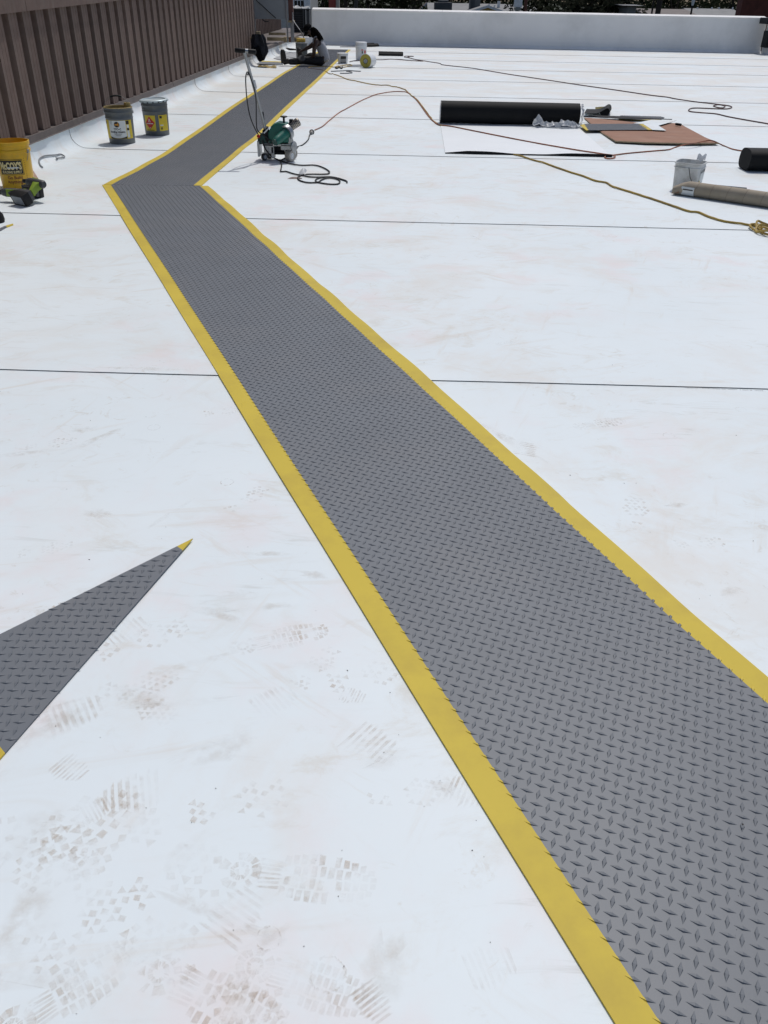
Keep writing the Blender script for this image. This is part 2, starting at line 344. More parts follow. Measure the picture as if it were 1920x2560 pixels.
# ------------------------------------------------------------------ walkway pads with raised diamond tread
def lug_geo(L=0.031, W=0.0098, h=0.0027):
    return ([(-L/2, 0, 0), (L/2, 0, 0), (0, -W/2, 0), (0, W/2, 0), (0, -W*0.33, h), (0, W*0.33, h)],
            [(0, 2, 4), (2, 1, 4), (1, 3, 5), (3, 0, 5), (0, 4, 5), (1, 5, 4)])
LUG_V, LUG_F = lug_geo()
def edge_lug_material():
    m = M_LUG.copy(); m.name = 'walkway_lug_moulded'; n = m.node_tree.nodes; l = m.node_tree.links; bs = n['Principled BSDF']; src = bs.inputs['Base Color'].links[0].from_socket
    g = n.new('ShaderNodeNewGeometry'); dt = n.new('ShaderNodeVectorMath'); dt.operation = 'DOT_PRODUCT'; dt.inputs[1].default_value = (math.cos(0.4204), math.sin(0.4204), 0); l.new(g.outputs['Position'], dt.inputs[0])
    sb = n.new('ShaderNodeMath'); sb.operation = 'SUBTRACT'; sb.inputs[1].default_value = 0.6607+0.438; l.new(dt.outputs['Value'], sb.inputs[0])
    ab = n.new('ShaderNodeMath'); ab.operation = 'ABSOLUTE'; l.new(sb.outputs[0], ab.inputs[0]); gt = n.new('ShaderNodeMath'); gt.operation = 'GREATER_THAN'; gt.inputs[1].default_value = 0.366; l.new(ab.outputs[0], gt.inputs[0])
    mx = n.new('ShaderNodeMix'); mx.data_type = 'RGBA'; l.new(gt.outputs[0], mx.inputs['Factor']); l.new(src, mx.inputs['A']); mx.inputs['B'].default_value = (0.60, 0.455, 0.050, 1); l.new(mx.outputs['Result'], bs.inputs['Base Color'])
    return m
M_LUGE = edge_lug_material()
lug_near = MB().add(LUG_V, LUG_F).mesh('tread_lug', M_LUGE, fix=True)
lug_mesh = MB().add(LUG_V, LUG_F).mesh('tread_lug', M_LUG, fix=True)
def add_lug(mb, p, ang):
    c, s = math.cos(ang), math.sin(ang)
    mb.add([(p.x+x*c-y*s, p.y+x*s+y*c, p.z+z) for x, y, z in LUG_V], LUG_F)
PAD_T = 0.0045
DU, DV = 0.0357, 0.0387

# near pad: runs diagonally across the roof from under the camera to the mitred corner
PA = 0.4204; PN = Vector((math.cos(PA), math.sin(PA), 0)); PT = Vector((-math.sin(PA), math.cos(PA), 0)); POFF = 0.6607; PW = 0.876; PY = 0.072
def near_pt(u, v):
    du = (0.010*noise.noise((v*0.9, 1.3, 0))+0.006*noise.noise((v*2.6, 8.3, 0)))*(u/PW)**2 if u > PW*0.5 else 0.003*noise.noise((v*1.1, 4.4, 0))
    p = PN*(POFF+u+du)+PT*v
    z = 0.0
    if u > PW-0.12: z = 0.016*max(0.0, noise.noise((v*2.2, 3.3, 0)))*(u-PW+0.12)/0.12*(1.0 if 2.0 < v < 7.4 else 0.3)
    p.z = 0.0055+PAD_T+z
    return p
def v_end(u):      # mitre: the cut runs almost square across the photo
    # points on line y = 7.62 + (x+2.675)*0.065
    a = PN*(POFF+u); t = (7.615+(a.x+2.675)*0.065-a.y)/(PT.y-0.065*PT.x)
    return t
pad1 = thing('walkway_pad', 'long grey diamond-tread walkway pad with yellow edges running diagonally from the foreground', 'walkway', (0, 0, 0))
V0 = -0.75
def strip(u0, u1, nu, name, material, parent, nv=150, skirt=(True, True)):
    mb = MB()
    def fn(s, t):
        u = u0+(u1-u0)*s; v = V0+(v_end(u)-V0)*t; return near_pt(u, v)
    mb.grid(fn, nu, nv)
    for side, do in ((0.0, skirt[0]), (1.0, skirt[1])):
        if do: mb.grid(lambda s, t: fn(side, s)-Vector((0, 0, (PAD_T+0.003)*t)), nv, 1)
    mb.grid(lambda s, t: fn(s, 1.0)-Vector((0, 0, (PAD_T+0.001)*t)), nu, 1)
    return mb.build(name, material, parent, smooth=True, fix=False, angle=50)
field1 = strip(PY, PW-PY, 10, 'tread_field', M_GREY, pad1, skirt=(False, False))
strip(0, PY, 3, 'edge_stripe', M_YEL, pad1, skirt=(True, False))
strip(PW-PY, PW, 4, 'edge_stripe', M_YEL, pad1, skirt=(False, True))
lugs = []
nv_ = int((8.7-V0)/DV)
for j in range(nv_):
    for i in range(-1, 26):
        for kind in (0, 1):
            u = 0.0750+DU*(i+(0.5 if kind else 0)); v = 0.5501+DV*(j-33)+(0.0205-DV if kind else 0)
            if u < PY-0.004 or u > PW-PY+(0.004 if kind else -0.008): continue
            if v < V0+0.02 or v > v_end(u)-0.012: continue
            p = near_pt(u, v); p.z += 0.0002
            lugs.append((p, PA+(-math.pi/4 if kind == 0 else math.pi/4)))
def in_view(p):
    d = p-Vector((0, 0, CAM_H)); z = d.dot(AX_F)
    if z <= 0: return False
    return abs(d.dot(AX_R)/z*FPX) < 965 and abs(d.dot(AX_U)/z*FPX) < 1285
lugs.sort(key=lambda q: (0 if in_view(q[0]) else 1, (q[0]-Vector((0, 0, CAM_H))).length))
for p, a in lugs[:300]:
    link('tread_lug', lug_near, field1, p, (0, 0, a))
rest = MB()
for p, a in lugs[300:]: add_lug(rest, p, a)
tag(rest.build('tread_lugs', M_LUGE, field1, fix=False), kind='stuff')

# far pad: straight along the metal wall
FL = [(7.60, -2.672), (8.5, -2.612), (9.3, -2.575), (10.5, -2.590), (14, -2.641), (16.7, -2.642), (19.6, -2.665), (21.2, -2.63), (24, -2.64), (28.35, -2.635)]
FR = [(7.60, -1.812), (9.55, -1.785), (10.7, -1.748), (14.1, -1.763), (18.2, -1.753), (21.1, -1.764), (23.3, -1.772), (28.35, -1.750)]
def interp(tab, y):
    if y <= tab[0][0]: return tab[0][1]
    for (a, b), (c, d) in zip(tab, tab[1:]):
        if y <= c:
            t = (y-a)/(c-a); t = t*t*(3-2*t); return b+(d-b)*t
    return tab[-1][1]
pad2 = thing('walkway_pad', 'grey walkway pad with yellow edges running along the brown metal wall to the parapet', 'walkway', (0, 0, 0))
def far_pt(u, y):
    a, b = interp(FL, y), interp(FR, y); x = a+(b-a)*u/PW
    return Vector((x, y, 0.0055+PAD_T))
def far_y0(x): return 7.618+(x+2.675)*0.065
def fstrip(u0, u1, nu, name, material, skirt):
    mb = MB(); nv = 120
    def fn(s, t):
        u = u0+(u1-u0)*s; x0 = far_pt(u, 7.62).x; ya = far_y0(x0)+0.009
        return far_pt(u, ya+(28.35-ya)*t)
    mb.grid(fn, nu, nv)
    for side, do in ((0.0, skirt[0]), (1.0, skirt[1])):
        if do: mb.grid(lambda s, t: fn(side, s)-Vector((0, 0, (PAD_T+0.002)*t)), nv, 1)
    mb.grid(lambda s, t: fn(s, 0.0)-Vector((0, 0, (PAD_T+0.001)*t)), nu, 1)
    return mb.build(name, material, pad2, smooth=True, fix=False, angle=50)
field2 = fstrip(PY, PW-PY, 6, 'tread_field', M_GREY, (False, False))
fstrip(0, PY, 2, 'edge_stripe', M_YEL, (True, False)); fstrip(PW-PY, PW, 2, 'edge_stripe', M_YEL, (False, True))
rest = MB(); y = 7.63
for j in range(int((28.3-7.6)/DV)):
    for i in range(21):
        for kind in (0, 1):
            u = 0.080+DU*(i+(0.5 if kind else 0)); yy = 7.63+DV*(j+(0.5 if kind else 0))
            if u > PW-PY+0.004: continue
            p = far_pt(u, yy)
            if yy < far_y0(p.x)+0.02: continue
            p.z += 0.0002; add_lug(rest, p, -math.pi/4 if kind == 0 else math.pi/4)
tag(rest.build('tread_lugs', M_LUG, field2, fix=False), kind='stuff')

# triangular offcut of the same pad in the left foreground
T0 = gp(483, 1354); TA = gp(-90, 1638); TB = gp(-12, 1920)
ta = (TA-T0).normalized(); tb = (TB-T0).normalized()
AXV = Vector((0.735, -0.678, 0)).normalized()          # along the roll (parallel to its yellow edges)
AXU = Vector((-AXV.y, AXV.x, 0))                       # across the roll, pointing to the tip
uT = T0.dot(AXU)
pad3 = thing('walkway_offcut', 'pointed triangular offcut of grey tread pad with a yellow tip, at left foreground', 'offcut', (0, 0, 0))
def clip(poly, n, d, keep_less=True):
    out = []
    for i, p in enumerate(poly):
        q = poly[(i+1) % len(poly)]; a = n.dot(p)-d; b = n.dot(q)-d
        if not keep_less: a, b = -a, -b
        if a <= 0: out.append(p)
        if a*b < 0: out.append(p+(q-p)*(a/(a-b)))
    return out
# far edge and near edge run on to the far side of the roll (one roll width from the tip)
def to_u(d, u):
    t = (u-uT)/d.dot(AXU); return T0+d*t
tri = [T0, to_u(ta, uT-PW), to_u(tb, uT-PW)]
YT = 0.060
def lift3(p): return 0.0035*max(0.0, (Vector((p[0], p[1], 0)).dot(AXU)-(uT-PW))/PW)
def flat(poly, name, material, z=0.0, t=PAD_T, parent=None):
    return MB().prism([(p.x, p.y) for p in poly], lambda p: 0.0046+lift3(p)+z+0.0006, lambda p: 0.0046+lift3(p)+z+t).build(name, material, parent)
f3 = flat(clip(clip(tri, AXU, uT-YT), AXU, uT-PW+PY, False), 'tread_field', M_GREY, parent=pad3)
flat(clip(tri, AXU, uT-YT, False), 'edge_stripe', M_YEL, parent=pad3)
flat(clip(tri, AXU, uT-PW+PY), 'edge_stripe', M_YEL, parent=pad3)
# fine dark cut line along its edges comes from the pad thickness
nf = [Vector((-ta.y, ta.x, 0)), Vector((-tb.y, tb.x, 0))]
cen = (tri[0]+tri[1]+tri[2])/3
lug0 = gp(250*240/1659, 1660+120*240/1659)
cand = []
for i in range(-40, 40):
    for j in range(-40, 40):
        for kind in (0, 1):
            p = lug0+AXU*(0.0368*(i+(0.5 if kind else 0)))+AXV*(0.0375*(j+(0.5 if kind else 0)))
            u = p.dot(AXU)
            if u > uT-YT-0.004 or u < uT-PW+PY: continue
            ok = True
            for nrm in nf:
                s = 1 if nrm.dot(cen-T0) > 0 else -1
                if s*nrm.dot(p-T0) < 0.006: ok = False
            if ok:
                p.z = 0.0046+lift3(p)+PAD_T+0.0002; cand.append((p, math.atan2(AXU.y, AXU.x)+(-math.pi/4 if kind == 0 else math.pi/4)))
cand.sort(key=lambda q: (0 if in_view(q[0]) else 1, q[0].length))
for p, a in cand[:290]: link('tread_lug', lug_mesh, f3, p, (0, 0, a))

# ------------------------------------------------------------------ brown metal wall on the left
wall = thing('metal_wall', 'brown ribbed metal wall with a flat band above, along the left of the roof', 'wall', (0, 0, 0))
PITCHR = 0.3295; RZ0 = 0.262
def rib_mesh(h, x0=0.0):
    # cross-section along y (one rib and one pan), swept up z; x is out of the wall
    pr = [(0.0, -0.03), (0.105, -0.03), (0.122, 0.047), (0.165, 0.047), (0.172, 0.0445), (0.184, 0.0445), (0.191, 0.047), (0.238, 0.047), (0.245, 0.0445), (0.257, 0.0445), (0.264, 0.047), (0.312, 0.047), (0.3295, -0.03)]
    n = len(pr); vs_ = [(x+x0, y, 0) for y, x in pr]+[(x+x0, y, h) for y, x in pr]
    fs_ = [(i, i+1, n+i+1, n+i) for i in range(n-1)]
    b = [(x0, y, 0) for y, x in pr]
    mb = MB().add(vs_, fs_)
    mb.add([(x+x0, y, 0.0) for y, x in pr]+[(x0-0.032, y, 0.0) for y, x in pr], [(i, n+i, n+i+1, i+1) for i in range(n-1)])   # closed foot of the rib
    return mb
rib_me = rib_mesh(1.32).mesh('siding_panel', M_BROWN, fix=False)
WALL_END = 22.2
nr = int((WALL_END-3.0)/PITCHR)
YR0 = 8.49+0.098-0.13 - PITCHR*17
for i in range(nr+4):
    y = YR0+i*PITCHR
    if y+PITCHR > WALL_END+0.1: break
    link('siding_panel', rib_me, wall, (WX-0.045, y, RZ0+0.004*rnd.uniform(-1, 1)))
yE = y
# flat band above, jointed
def ztop(y): return 1.275+0.022*(y-8.5)
yy = YR0
while yy < WALL_END:
    y2 = min(yy+3.05, WALL_END+0.05)
    mb = MB(); x = WX+0.035
    prof = [(0, 0), (0, 0.02)]
    mb.add([(x, yy+0.004, ztop(yy)), (x, y2-0.004, ztop(y2)), (x, y2-0.004, 4.2), (x, yy+0.004, 4.2),
            (WX-0.06, yy+0.004, ztop(yy)), (WX-0.06, y2-0.004, ztop(y2)), (WX-0.06, y2-0.004, 4.2), (WX-0.06, yy+0.004, 4.2)],
           [(0, 1, 2, 3), (0, 4, 5, 1), (0, 3, 7, 4), (1, 5, 6, 2)])
    mb.build('fascia_panel', M_BROWN, wall)
    yy = y2
MB().box((WX-0.25, (YR0+WALL_END)/2, 2.2), (0.38, WALL_END-YR0, 4.3)).build('wall_core', M_BROWNF, wall)
# counterflashing strip at the foot, in lengths
fy = [YR0, 8.9-3.05, 8.9, 14.15, 17.2, 20.25, 23.3, 26.35, 29.4, 32.5]
for a, b in zip(fy, fy[1:]):
    mb = MB(); w = 0.004*rnd.uniform(-1, 1)
    pr = [(WX-0.06, 0.275), (WX+0.012+w, 0.262), (WX+0.022+w, 0.205), (WX+0.03+w, 0.198), (WX-0.06, 0.198)]
    n = len(pr); mb.add([(x, a+0.003, z) for x, z in pr]+[(x, b-0.003, z) for x, z in pr], [(i, (i+1) % n, n+(i+1) % n, n+i) for i in range(n)]+[tuple(range(n)), tuple(range(2*n-1, n-1, -1))])
    mb.build('counter_flashing', M_BROWNF, wall)

# recessed part of the wall behind the equipment, with its ledge
wall2 = thing('metal_wall', 'set-back brown ribbed metal wall behind the grey panel at the far left', 'wall', (0, 0, 0))
ledge = MB().box((WX-0.66, 29.6, 0.12), (1.2, 14.8, 0.262)); ledge.build('ledge', M_BROWNF, wall2)
for i in range(int((36.0-WALL_END)/PITCHR)):
    link('siding_panel', rib_me, wall2, (-4.86, WALL_END+i*PITCHR, RZ0))
link('siding_panel', rib_mesh(2.6).mesh('siding_panel', M_BROWN, fix=False), wall2, (-4.86, WALL_END-0.02, 1.58)).scale = (1, (36.0-WALL_END)/PITCHR, 1)
for i in range(3):   # return at the step
    o = link('siding_panel', rib_me, wall2, (-4.70+i*PITCHR, WALL_END+0.01, RZ0), (0, 0, R(90)))

# ------------------------------------------------------------------ white parapet
par = thing('parapet_wall', 'long white membrane-covered parapet closing the far end of the roof', 'wall', (0, 0, 0))
PYY = 30.93; PX0, PX1 = -3.16, 11.45
MB().box(((PX0+PX1)/2, PYY+0.17, -1.97), (PX1-PX0, 0.30, 5.9)).build('wall_core', M_PARA, par)
xs = [PX0, -2.05, 1.05, 4.05, 6.95, 9.9, PX1]
for a, b in zip(xs, xs[1:]):
    def fn(u, v):
        x = a+(b-a)*u; z = v*0.995
        if v == 0: return (x, PYY-0.10, 0.008)
        return (x, PYY-0.006+0.006*noise.noise((x*1.3, z*2, 3))-0.05*max(0, 1-z/0.06)+0.005*(1-u), z)
    MB().grid(lambda u, v: fn(u, v), 14, 12).build('flashing_sheet', M_PARA, par, smooth=True, fix=False)
    cp_ = MB().box((0, 0, 0), (b-a-0.004, 0.37, 0.022), Matrix.Rotation(R(7), 3, 'X')); cp_.v = [p+Vector(((a+b)/2, PYY+0.16, 1.0)) for p in cp_.v]; cp_.build('coping', M_PARA, par, bevel=0.006)
MB().box((PX0-0.24, PYY+0.1, 0.10), (0.48, 0.3, 0.22)).build('low_kerb', M_PARA, par, bevel=0.02)
par2 = thing('parapet_wall', 'white side parapet turning the corner at the far right, with a dark opening', 'wall', (0, 0, 0))
MB().box((PX1+0.14, 30.2, -1.98), (0.28, 1.3, 5.9)).build('wall_core', M_PARA, par2, bevel=0.01)
MB().box((PX1+0.14, 14.0, -2.32), (0.28, 29.0, 5.2)).build('low_wall', M_PARA, par2, bevel=0.01)
MB().box((PX1-0.06, 30.45, 0.42), (0.12, 0.45, 0.46)).build('opening_frame', M_BLACK, par2)
MB().box((PX1-0.02, 30.5, 0.92), (0.5, 0.7, 0.17)).build('scupper_hood', M_BLACK, par2, bevel=0.01)

# ------------------------------------------------------------------ dirt: boot prints, rings, rubs, specks
M_MUD1 = mud_material('pale_mud', (0.58, 0.45, 0.33), 0.42, 26, 0.36, 0.60)
M_MUD2 = mud_material('tan_mud', (0.55, 0.41, 0.29), 0.52, 30, 0.36, 0.60)
M_MUD3 = mud_material('grey_rub', (0.56, 0.46, 0.36), 0.26, 14, 0.45, 0.68)
def sole_w(t):     # half-width of a boot sole along its length t 0..1 (heel to toe)
    return 0.040*math.sin(math.pi*min(1, t/0.34+0.16))**0.5*(1 if t < 0.3 else 0) if t < 0.30 else (0.034+0.018*math.sin(math.pi*min(1, (t-0.30)/0.62)))*max(0.0, 1-max(0, (t-0.86)/0.14)**2.2)**0.5
def shift(q, z): return (q[0], q[1], z)
def print_polys(kind, r):
    L = 0.30; polys = []
    if kind == 'diamond':
        c = 0.024
        for i in range(-1, 14):
            for j in range(-4, 5):
                x = i*c*0.95; y = (j+(0.5 if i % 2 else 0))*c*1.05; t = x/L
                if not 0.02 < t < 0.98 or abs(y) > sole_w(t)*1.05 or 0.30 < t < 0.40 or r.random() < 0.22: continue
                a = c*0.42; b = c*0.46
                if r.random() < 0.3: polys.append([(x-a, y), (x+a, y-b), (x+a, y+b)])
                else: polys.append([(x-a*1.05, y), (x, y-b), (x+a*1.05, y), (x, y+b)])
    elif kind == 'bars':
        for i in range(11):
            t = 0.40+i*0.054; w = sole_w(t)
            k = 4
            for j in range(k):
                ya = -w+2*w*j/k+0.0015; yb = -w+2*w*(j+1)/k-0.0015; x = t*L; d = 0.0058
                if r.random() < 0.12: continue
                s = 0.012*(1-(2*(j+0.5)/k-1)**2)
                polys.append([(x-d+s, ya), (x+d+s, ya), (x+d+s, yb), (x-d+s, yb)])
        for j in range(-3, 4): polys.append([(0.075, j*0.0095-0.003), (0.118, j*0.0085-0.003), (0.118, j*0.0085+0.003), (0.075, j*0.0095+0.003)])
        n = 20
        for i in range(n):
            a0, a1 = 2*math.pi*i/n, 2*math.pi*(i+0.92)/n
            polys.append([(0.038+0.019*math.cos(a0), 0.019*math.sin(a0)), (0.038+0.019*math.cos(a1), 0.019*math.sin(a1)), (0.038+0.010*math.cos(a1), 0.010*math.sin(a1)), (0.038+0.010*math.cos(a0), 0.010*math.sin(a0))])
            if r.random() < 0.7: polys.append([(0.038+0.042*math.cos(a0), 0.040*math.sin(a0)), (0.038+0.042*math.cos(a1), 0.040*math.sin(a1)), (0.038+0.024*math.cos(a1), 0.023*math.sin(a1)), (0.038+0.024*math.cos(a0), 0.023*math.sin(a0))])
    elif kind == 'ring':
        n = 28
        for i in range(n):
            if r.random() < 0.15: continue
            a0, a1 = 2*math.pi*i/n, 2*math.pi*(i+1)/n; r0, r1 = 0.0165, 0.0185
            polys.append([(r1*math.cos(a0), r1*math.sin(a0)), (r1*math.cos(a1), r1*math.sin(a1)), (r0*math.cos(a1), r0*math.sin(a1)), (r0*math.cos(a0), r0*math.sin(a0))])
    elif kind == 'half':
        for i in range(8):
            t = 0.5+i*0.06; w = sole_w(t); x = i*0.013; polys.append([(x, -w*(0.6+0.4*r.random())), (x+0.007, -w*0.7), (x+0.009, w*0.8), (x+0.002, w*(0.6+0.4*r.random()))])
    return polys
def boot_print(px, py, ang, kind, material, sc=1.0, seed=0, name=None):
    r = random.Random(seed*31+int(px)); P = gp(px, py); a = R(ang); mb = MB(); c, s = math.cos(a), math.sin(a); fade = []
    off = 0.15 if kind in ('diamond', 'bars') else 0
    def put(x, y):
        X_ = P.x+x*c-y*s; Y_ = P.y+x*s+y*c; return (X_, Y_, sheet_z(Y_)+0.0006)
    if kind in ('smear', 'streak'):        # ragged patch thinning out to its rim
        n = 24; A_, B_ = (0.10, 0.05) if kind == 'smear' else (0.18, 0.022); rim = [0.65+0.5*r.random() for _ in range(n)]
        for k, q in ((0.0, 0.55), (0.35, 0.5), (0.7, 0.3), (1.0, 0.0)):
            for i in range(n):
                t_ = 2*math.pi*i/n; mb.v.append(Vector(put(A_*sc*k*math.cos(t_)*rim[i], B_*sc*k*math.sin(t_)*rim[(i+5) % n]))); fade.append(q)
        mb.f = [(q*n+i, (q+1)*n+i, (q+1)*n+(i+1) % n, q*n+(i+1) % n) for q in range(3) for i in range(n)]
    else:
        px0 = r.uniform(-0.1, 0.1); tilt = r.uniform(-3, 3)
        for poly in print_polys(kind, r):
            jx = 0.0016; pts = [put((x-off+r.uniform(-jx, jx))*sc, (y+r.uniform(-jx, jx))*sc) for x, y in poly]; cx = sum(x for x, y in poly)/len(poly)
            ar = sum(pts[i][0]*pts[(i+1) % len(pts)][1]-pts[(i+1) % len(pts)][0]*pts[i][1] for i in range(len(pts)))
            if ar < 0: pts.reverse()
            f_ = min(1.0, max(0.15, 0.75+tilt*(cx-0.15)+r.uniform(-0.3, 0.2))); n_ = len(pts); cv = sum((Vector(q) for q in pts), Vector())/n_
            mb.add([cv+(Vector(q)-cv)*0.84 for q in pts]+[cv+(Vector(q)-cv)*1.07 for q in pts], [tuple(range(n_))]+[(i, n_+i, n_+(i+1) % n_, (i+1) % n_) for i in range(n_)])
            fade += [f_*r.uniform(0.7, 1.0) for _ in pts]+[0.0]*n_
    o = mb.build(name or {'ring': 'ring_mark', 'smear': 'dirt_smear', 'streak': 'dirt_smear'}.get(kind, 'boot_print'), material, deck, fix=False)
    at_ = o.data.attributes.new('fade', 'FLOAT', 'POINT'); at_.data.foreach_set('value', fade)
    if o.data.polygons and sum(p.normal.z for p in o.data.polygons) < 0: o.data.flip_normals()
    return o
prints = [(745, 2195, -4, 'bars', M_MUD2, 1.05), (610, 2010, 20, 'diamond', M_MUD2, 0.85), (400, 1970, 200, 'half', M_MUD1, 1.2), (465, 2135, 60, 'smear', M_MUD2, 0.6), (320, 2370, 5, 'diamond', M_MUD1, 0.95),
    (545, 2350, 60, 'half', M_MUD2, 1.1), (672, 2350, 0, 'ring', M_MUD2, 1.3), (660, 2360, 30, 'smear', M_MUD1, 0.6), (820, 2440, 0, 'ring', M_MUD1, 1.8), (900, 2470, -50, 'half', M_MUD2, 0.7), (80, 2290, 70, 'smear', M_MUD1, 1.3), (70, 2085, 60, 'smear', M_MUD1, 1.0),
    (60, 2180, 10, 'diamond', M_MUD1, 0.9), (350, 1715, 15, 'diamond', M_MUD2, 0.75), (360, 1600, 30, 'diamond', M_MUD1, 0.9), (110, 1825, 35, 'smear', M_MUD2, 1.1), (120, 1815, 35, 'half', M_MUD1, 1.3), (490, 1660, 25, 'streak', M_MUD2, 0.75), (450, 1760, 10, 'streak', M_MUD1, 0.8),
    (115, 1375, 20, 'diamond', M_MUD2, 0.6), (785, 1440, -10, 'smear', M_MUD2, 0.5), (880, 1835, -35, 'half', M_MUD1, 1.2), (1115, 1975, -20, 'smear', M_MUD1, 0.55), (1120, 1970, -20, 'half', M_MUD2, 0.9), (1310, 1140, 75, 'half', M_MUD2, 1.1), (1590, 1285, 80, 'diamond', M_MUD1, 0.8), (1690, 1265, 10, 'smear', M_MUD2, 0.45),
    (568, 1207, 0, 'ring', M_MUD2, 1.3), (1672, 1090, 0, 'ring', M_MUD2, 1.3), (1852, 1025, 0, 'ring', M_MUD2, 1.3), (385, 1070, 10, 'ring', M_MUD1, 1.4), (930, 1070, 30, 'streak', M_MUD1, 0.7), (620, 1250, 60, 'diamond', M_MUD1, 0.7), (240, 1285, -10, 'smear', M_MUD2, 0.65), (210, 1075, 8, 'smear', M_MUD2, 0.7),
    (60, 1135, 18, 'streak', M_MUD2, 0.9), (130, 1110, 18, 'diamond', M_MUD1, 0.7), (240, 1100, 55, 'streak', M_MUD1, 1.0), (420, 1290, 60, 'streak', M_MUD1, 0.7), (350, 925, 0, 'streak', M_MUD1, 1.2), (560, 1030, 20, 'diamond', M_MUD1, 0.6), (1030, 1990, 20, 'diamond', M_MUD1, 0.7),
    (925, 1690, 20, 'diamond', M_MUD1, 0.8), (960, 1900, 15, 'smear', M_MUD1, 0.8), (560, 2480, -20, 'diamond', M_MUD1, 0.9), (960, 2430, 80, 'smear', M_MUD1, 0.9), (1170, 2440, 20, 'half', M_MUD1, 0.9), (640, 1780, 40, 'half', M_MUD1, 1.1), (560, 1870, 30, 'smear', M_MUD1, 0.9), (700, 1600, 20, 'bars', M_MUD1, 0.9),
    (250, 1500, 30, 'bars', M_MUD1, 0.9), (550, 1540, -20, 'streak', M_MUD1, 0.9), (180, 2480, 40, 'bars', M_MUD1, 0.9), (900, 1280, 60, 'streak', M_MUD1, 0.6), (1270, 1100, -55, 'streak', M_MUD1, 1.4), (1750, 1360, 10, 'diamond', M_MUD1, 0.6), (1500, 1060, 20, 'bars', M_MUD1, 0.8), (1830, 1480, 30, 'smear', M_MUD1, 0.5)]
for i, (x, y, a, k, m, s) in enumerate(prints): boot_print(x, y, a, k, m, s, i)
rq = random.Random(21)
for i in range(30):     # worked-over patch in the left foreground: overlapping tan scuffs
    x, y = rq.uniform(-20, 1150), rq.uniform(980, 2560)
    p_ = gp(x, y); uu = p_.dot(PN)-POFF
    if uu > -0.12: continue
    boot_print(x, y, rq.uniform(-40, 60), rq.choice(['smear', 'streak', 'diamond', 'diamond', 'bars', 'half']), rq.choice([M_MUD1, M_MUD1, M_MUD3, M_MUD2]), rq.uniform(0.6, 1.15), i+300)
rp = random.Random(3)
for i in range(95):
    Y = rp.uniform(2.4, 14); X = rp.uniform(-3.2, 7.0)
    uu = (Vector((X, Y, 0)).dot(PN)-POFF)
    if -0.15 < uu < PW+0.15 and Y < 7.8: continue
    if Y > 7.5 and -2.9 < X < -1.6: continue
    d = Vector((X, Y, -CAM_H)); z = d.dot(AX_F); px = 960+d.dot(AX_R)/z*FPX; py = 1280-d.dot(AX_U)/z*FPX
    if not (0 < px < 1920 and 0 < py < 2560): continue
    boot_print(px, py, rp.uniform(0, 360), rp.choice(['smear', 'smear', 'diamond', 'half', 'streak', 'streak', 'ring', 'bars']), rp.choice([M_MUD1, M_MUD3, M_MUD3, M_MUD1, M_MUD2]), rp.uniform(0.5, 1.1), i+100)
# row of faint factory print along the lap on the right
sp = MB(); pa, pb_ = gp(1712, 969), gp(1908, 977); rs_ = random.Random(4)
for i in range(64):
    if rs_.random() < 0.16: continue
    q = pa+(pb_-pa)*(i/64); hgt_ = rs_.choice([0.008, 0.008, 0.006]); wdt = rs_.uniform(0.0012, 0.0024)
    sp.add([(q.x, q.y-hgt_, sheet_z(q.y)+0.0006), (q.x+wdt, q.y-hgt_, sheet_z(q.y)+0.0006), (q.x+wdt, q.y, sheet_z(q.y)+0.0006), (q.x, q.y, sheet_z(q.y)+0.0006)], [(0, 1, 2, 3)])
sp.build('factory_print', mat('grey_print', (0.12, 0.12, 0.11), 0.6), deck, fix=False)
# dark specks of grit and trimmings
deb = MB(); rd = random.Random(11)
spots = [(790, 2155), (1100, 1955), (1190, 2055), (1180, 2130), (1060, 2020), (1835, 2340), (1060, 910), (400, 905), (410, 910), (590, 895), (790, 1530), (655, 1450), (690, 1265), (385, 1145), (415, 1320), (855, 2130), (1225, 2360), (1850, 1410), (1590, 1210), (1840, 1090), (1425, 1190), (1560, 1210), (860, 2420), (760, 2370), (480, 2060), (540, 1975), (1700, 1300), (620, 1370), (320, 830), (300, 760), (330, 640), (475, 790)]
for i in range(45): spots.append((rd.uniform(0, 1920), rd.uniform(560, 2560)))
for x, y in spots:
    p = gp(x, y); uu = p.dot(PN)-POFF; z = sheet_z(p.y)+(0.015 if (-0.01 < uu < PW+0.01) else 0.0004)
    L = rd.uniform(0.0006, 0.0017)*(1 if rd.random() < 0.9 else 1.8); a = rd.uniform(0, 6.3); w = L*rd.uniform(0.3, 0.8)
    mb_p = [(math.cos(a+t)*(L if k % 2 == 0 else w)+p.x, math.sin(a+t)*(L if k % 2 == 0 else w)+p.y) for k, t in enumerate((0, 1.5, 3.1, 4.8))]
    deb.prism(mb_p, z, z+0.001)
tag(deb.build('grit', mat('grit', (0.03, 0.026, 0.022), 0.9), None), 'scattered dark grit and trimmings on the white membrane', 'debris', kind='stuff')

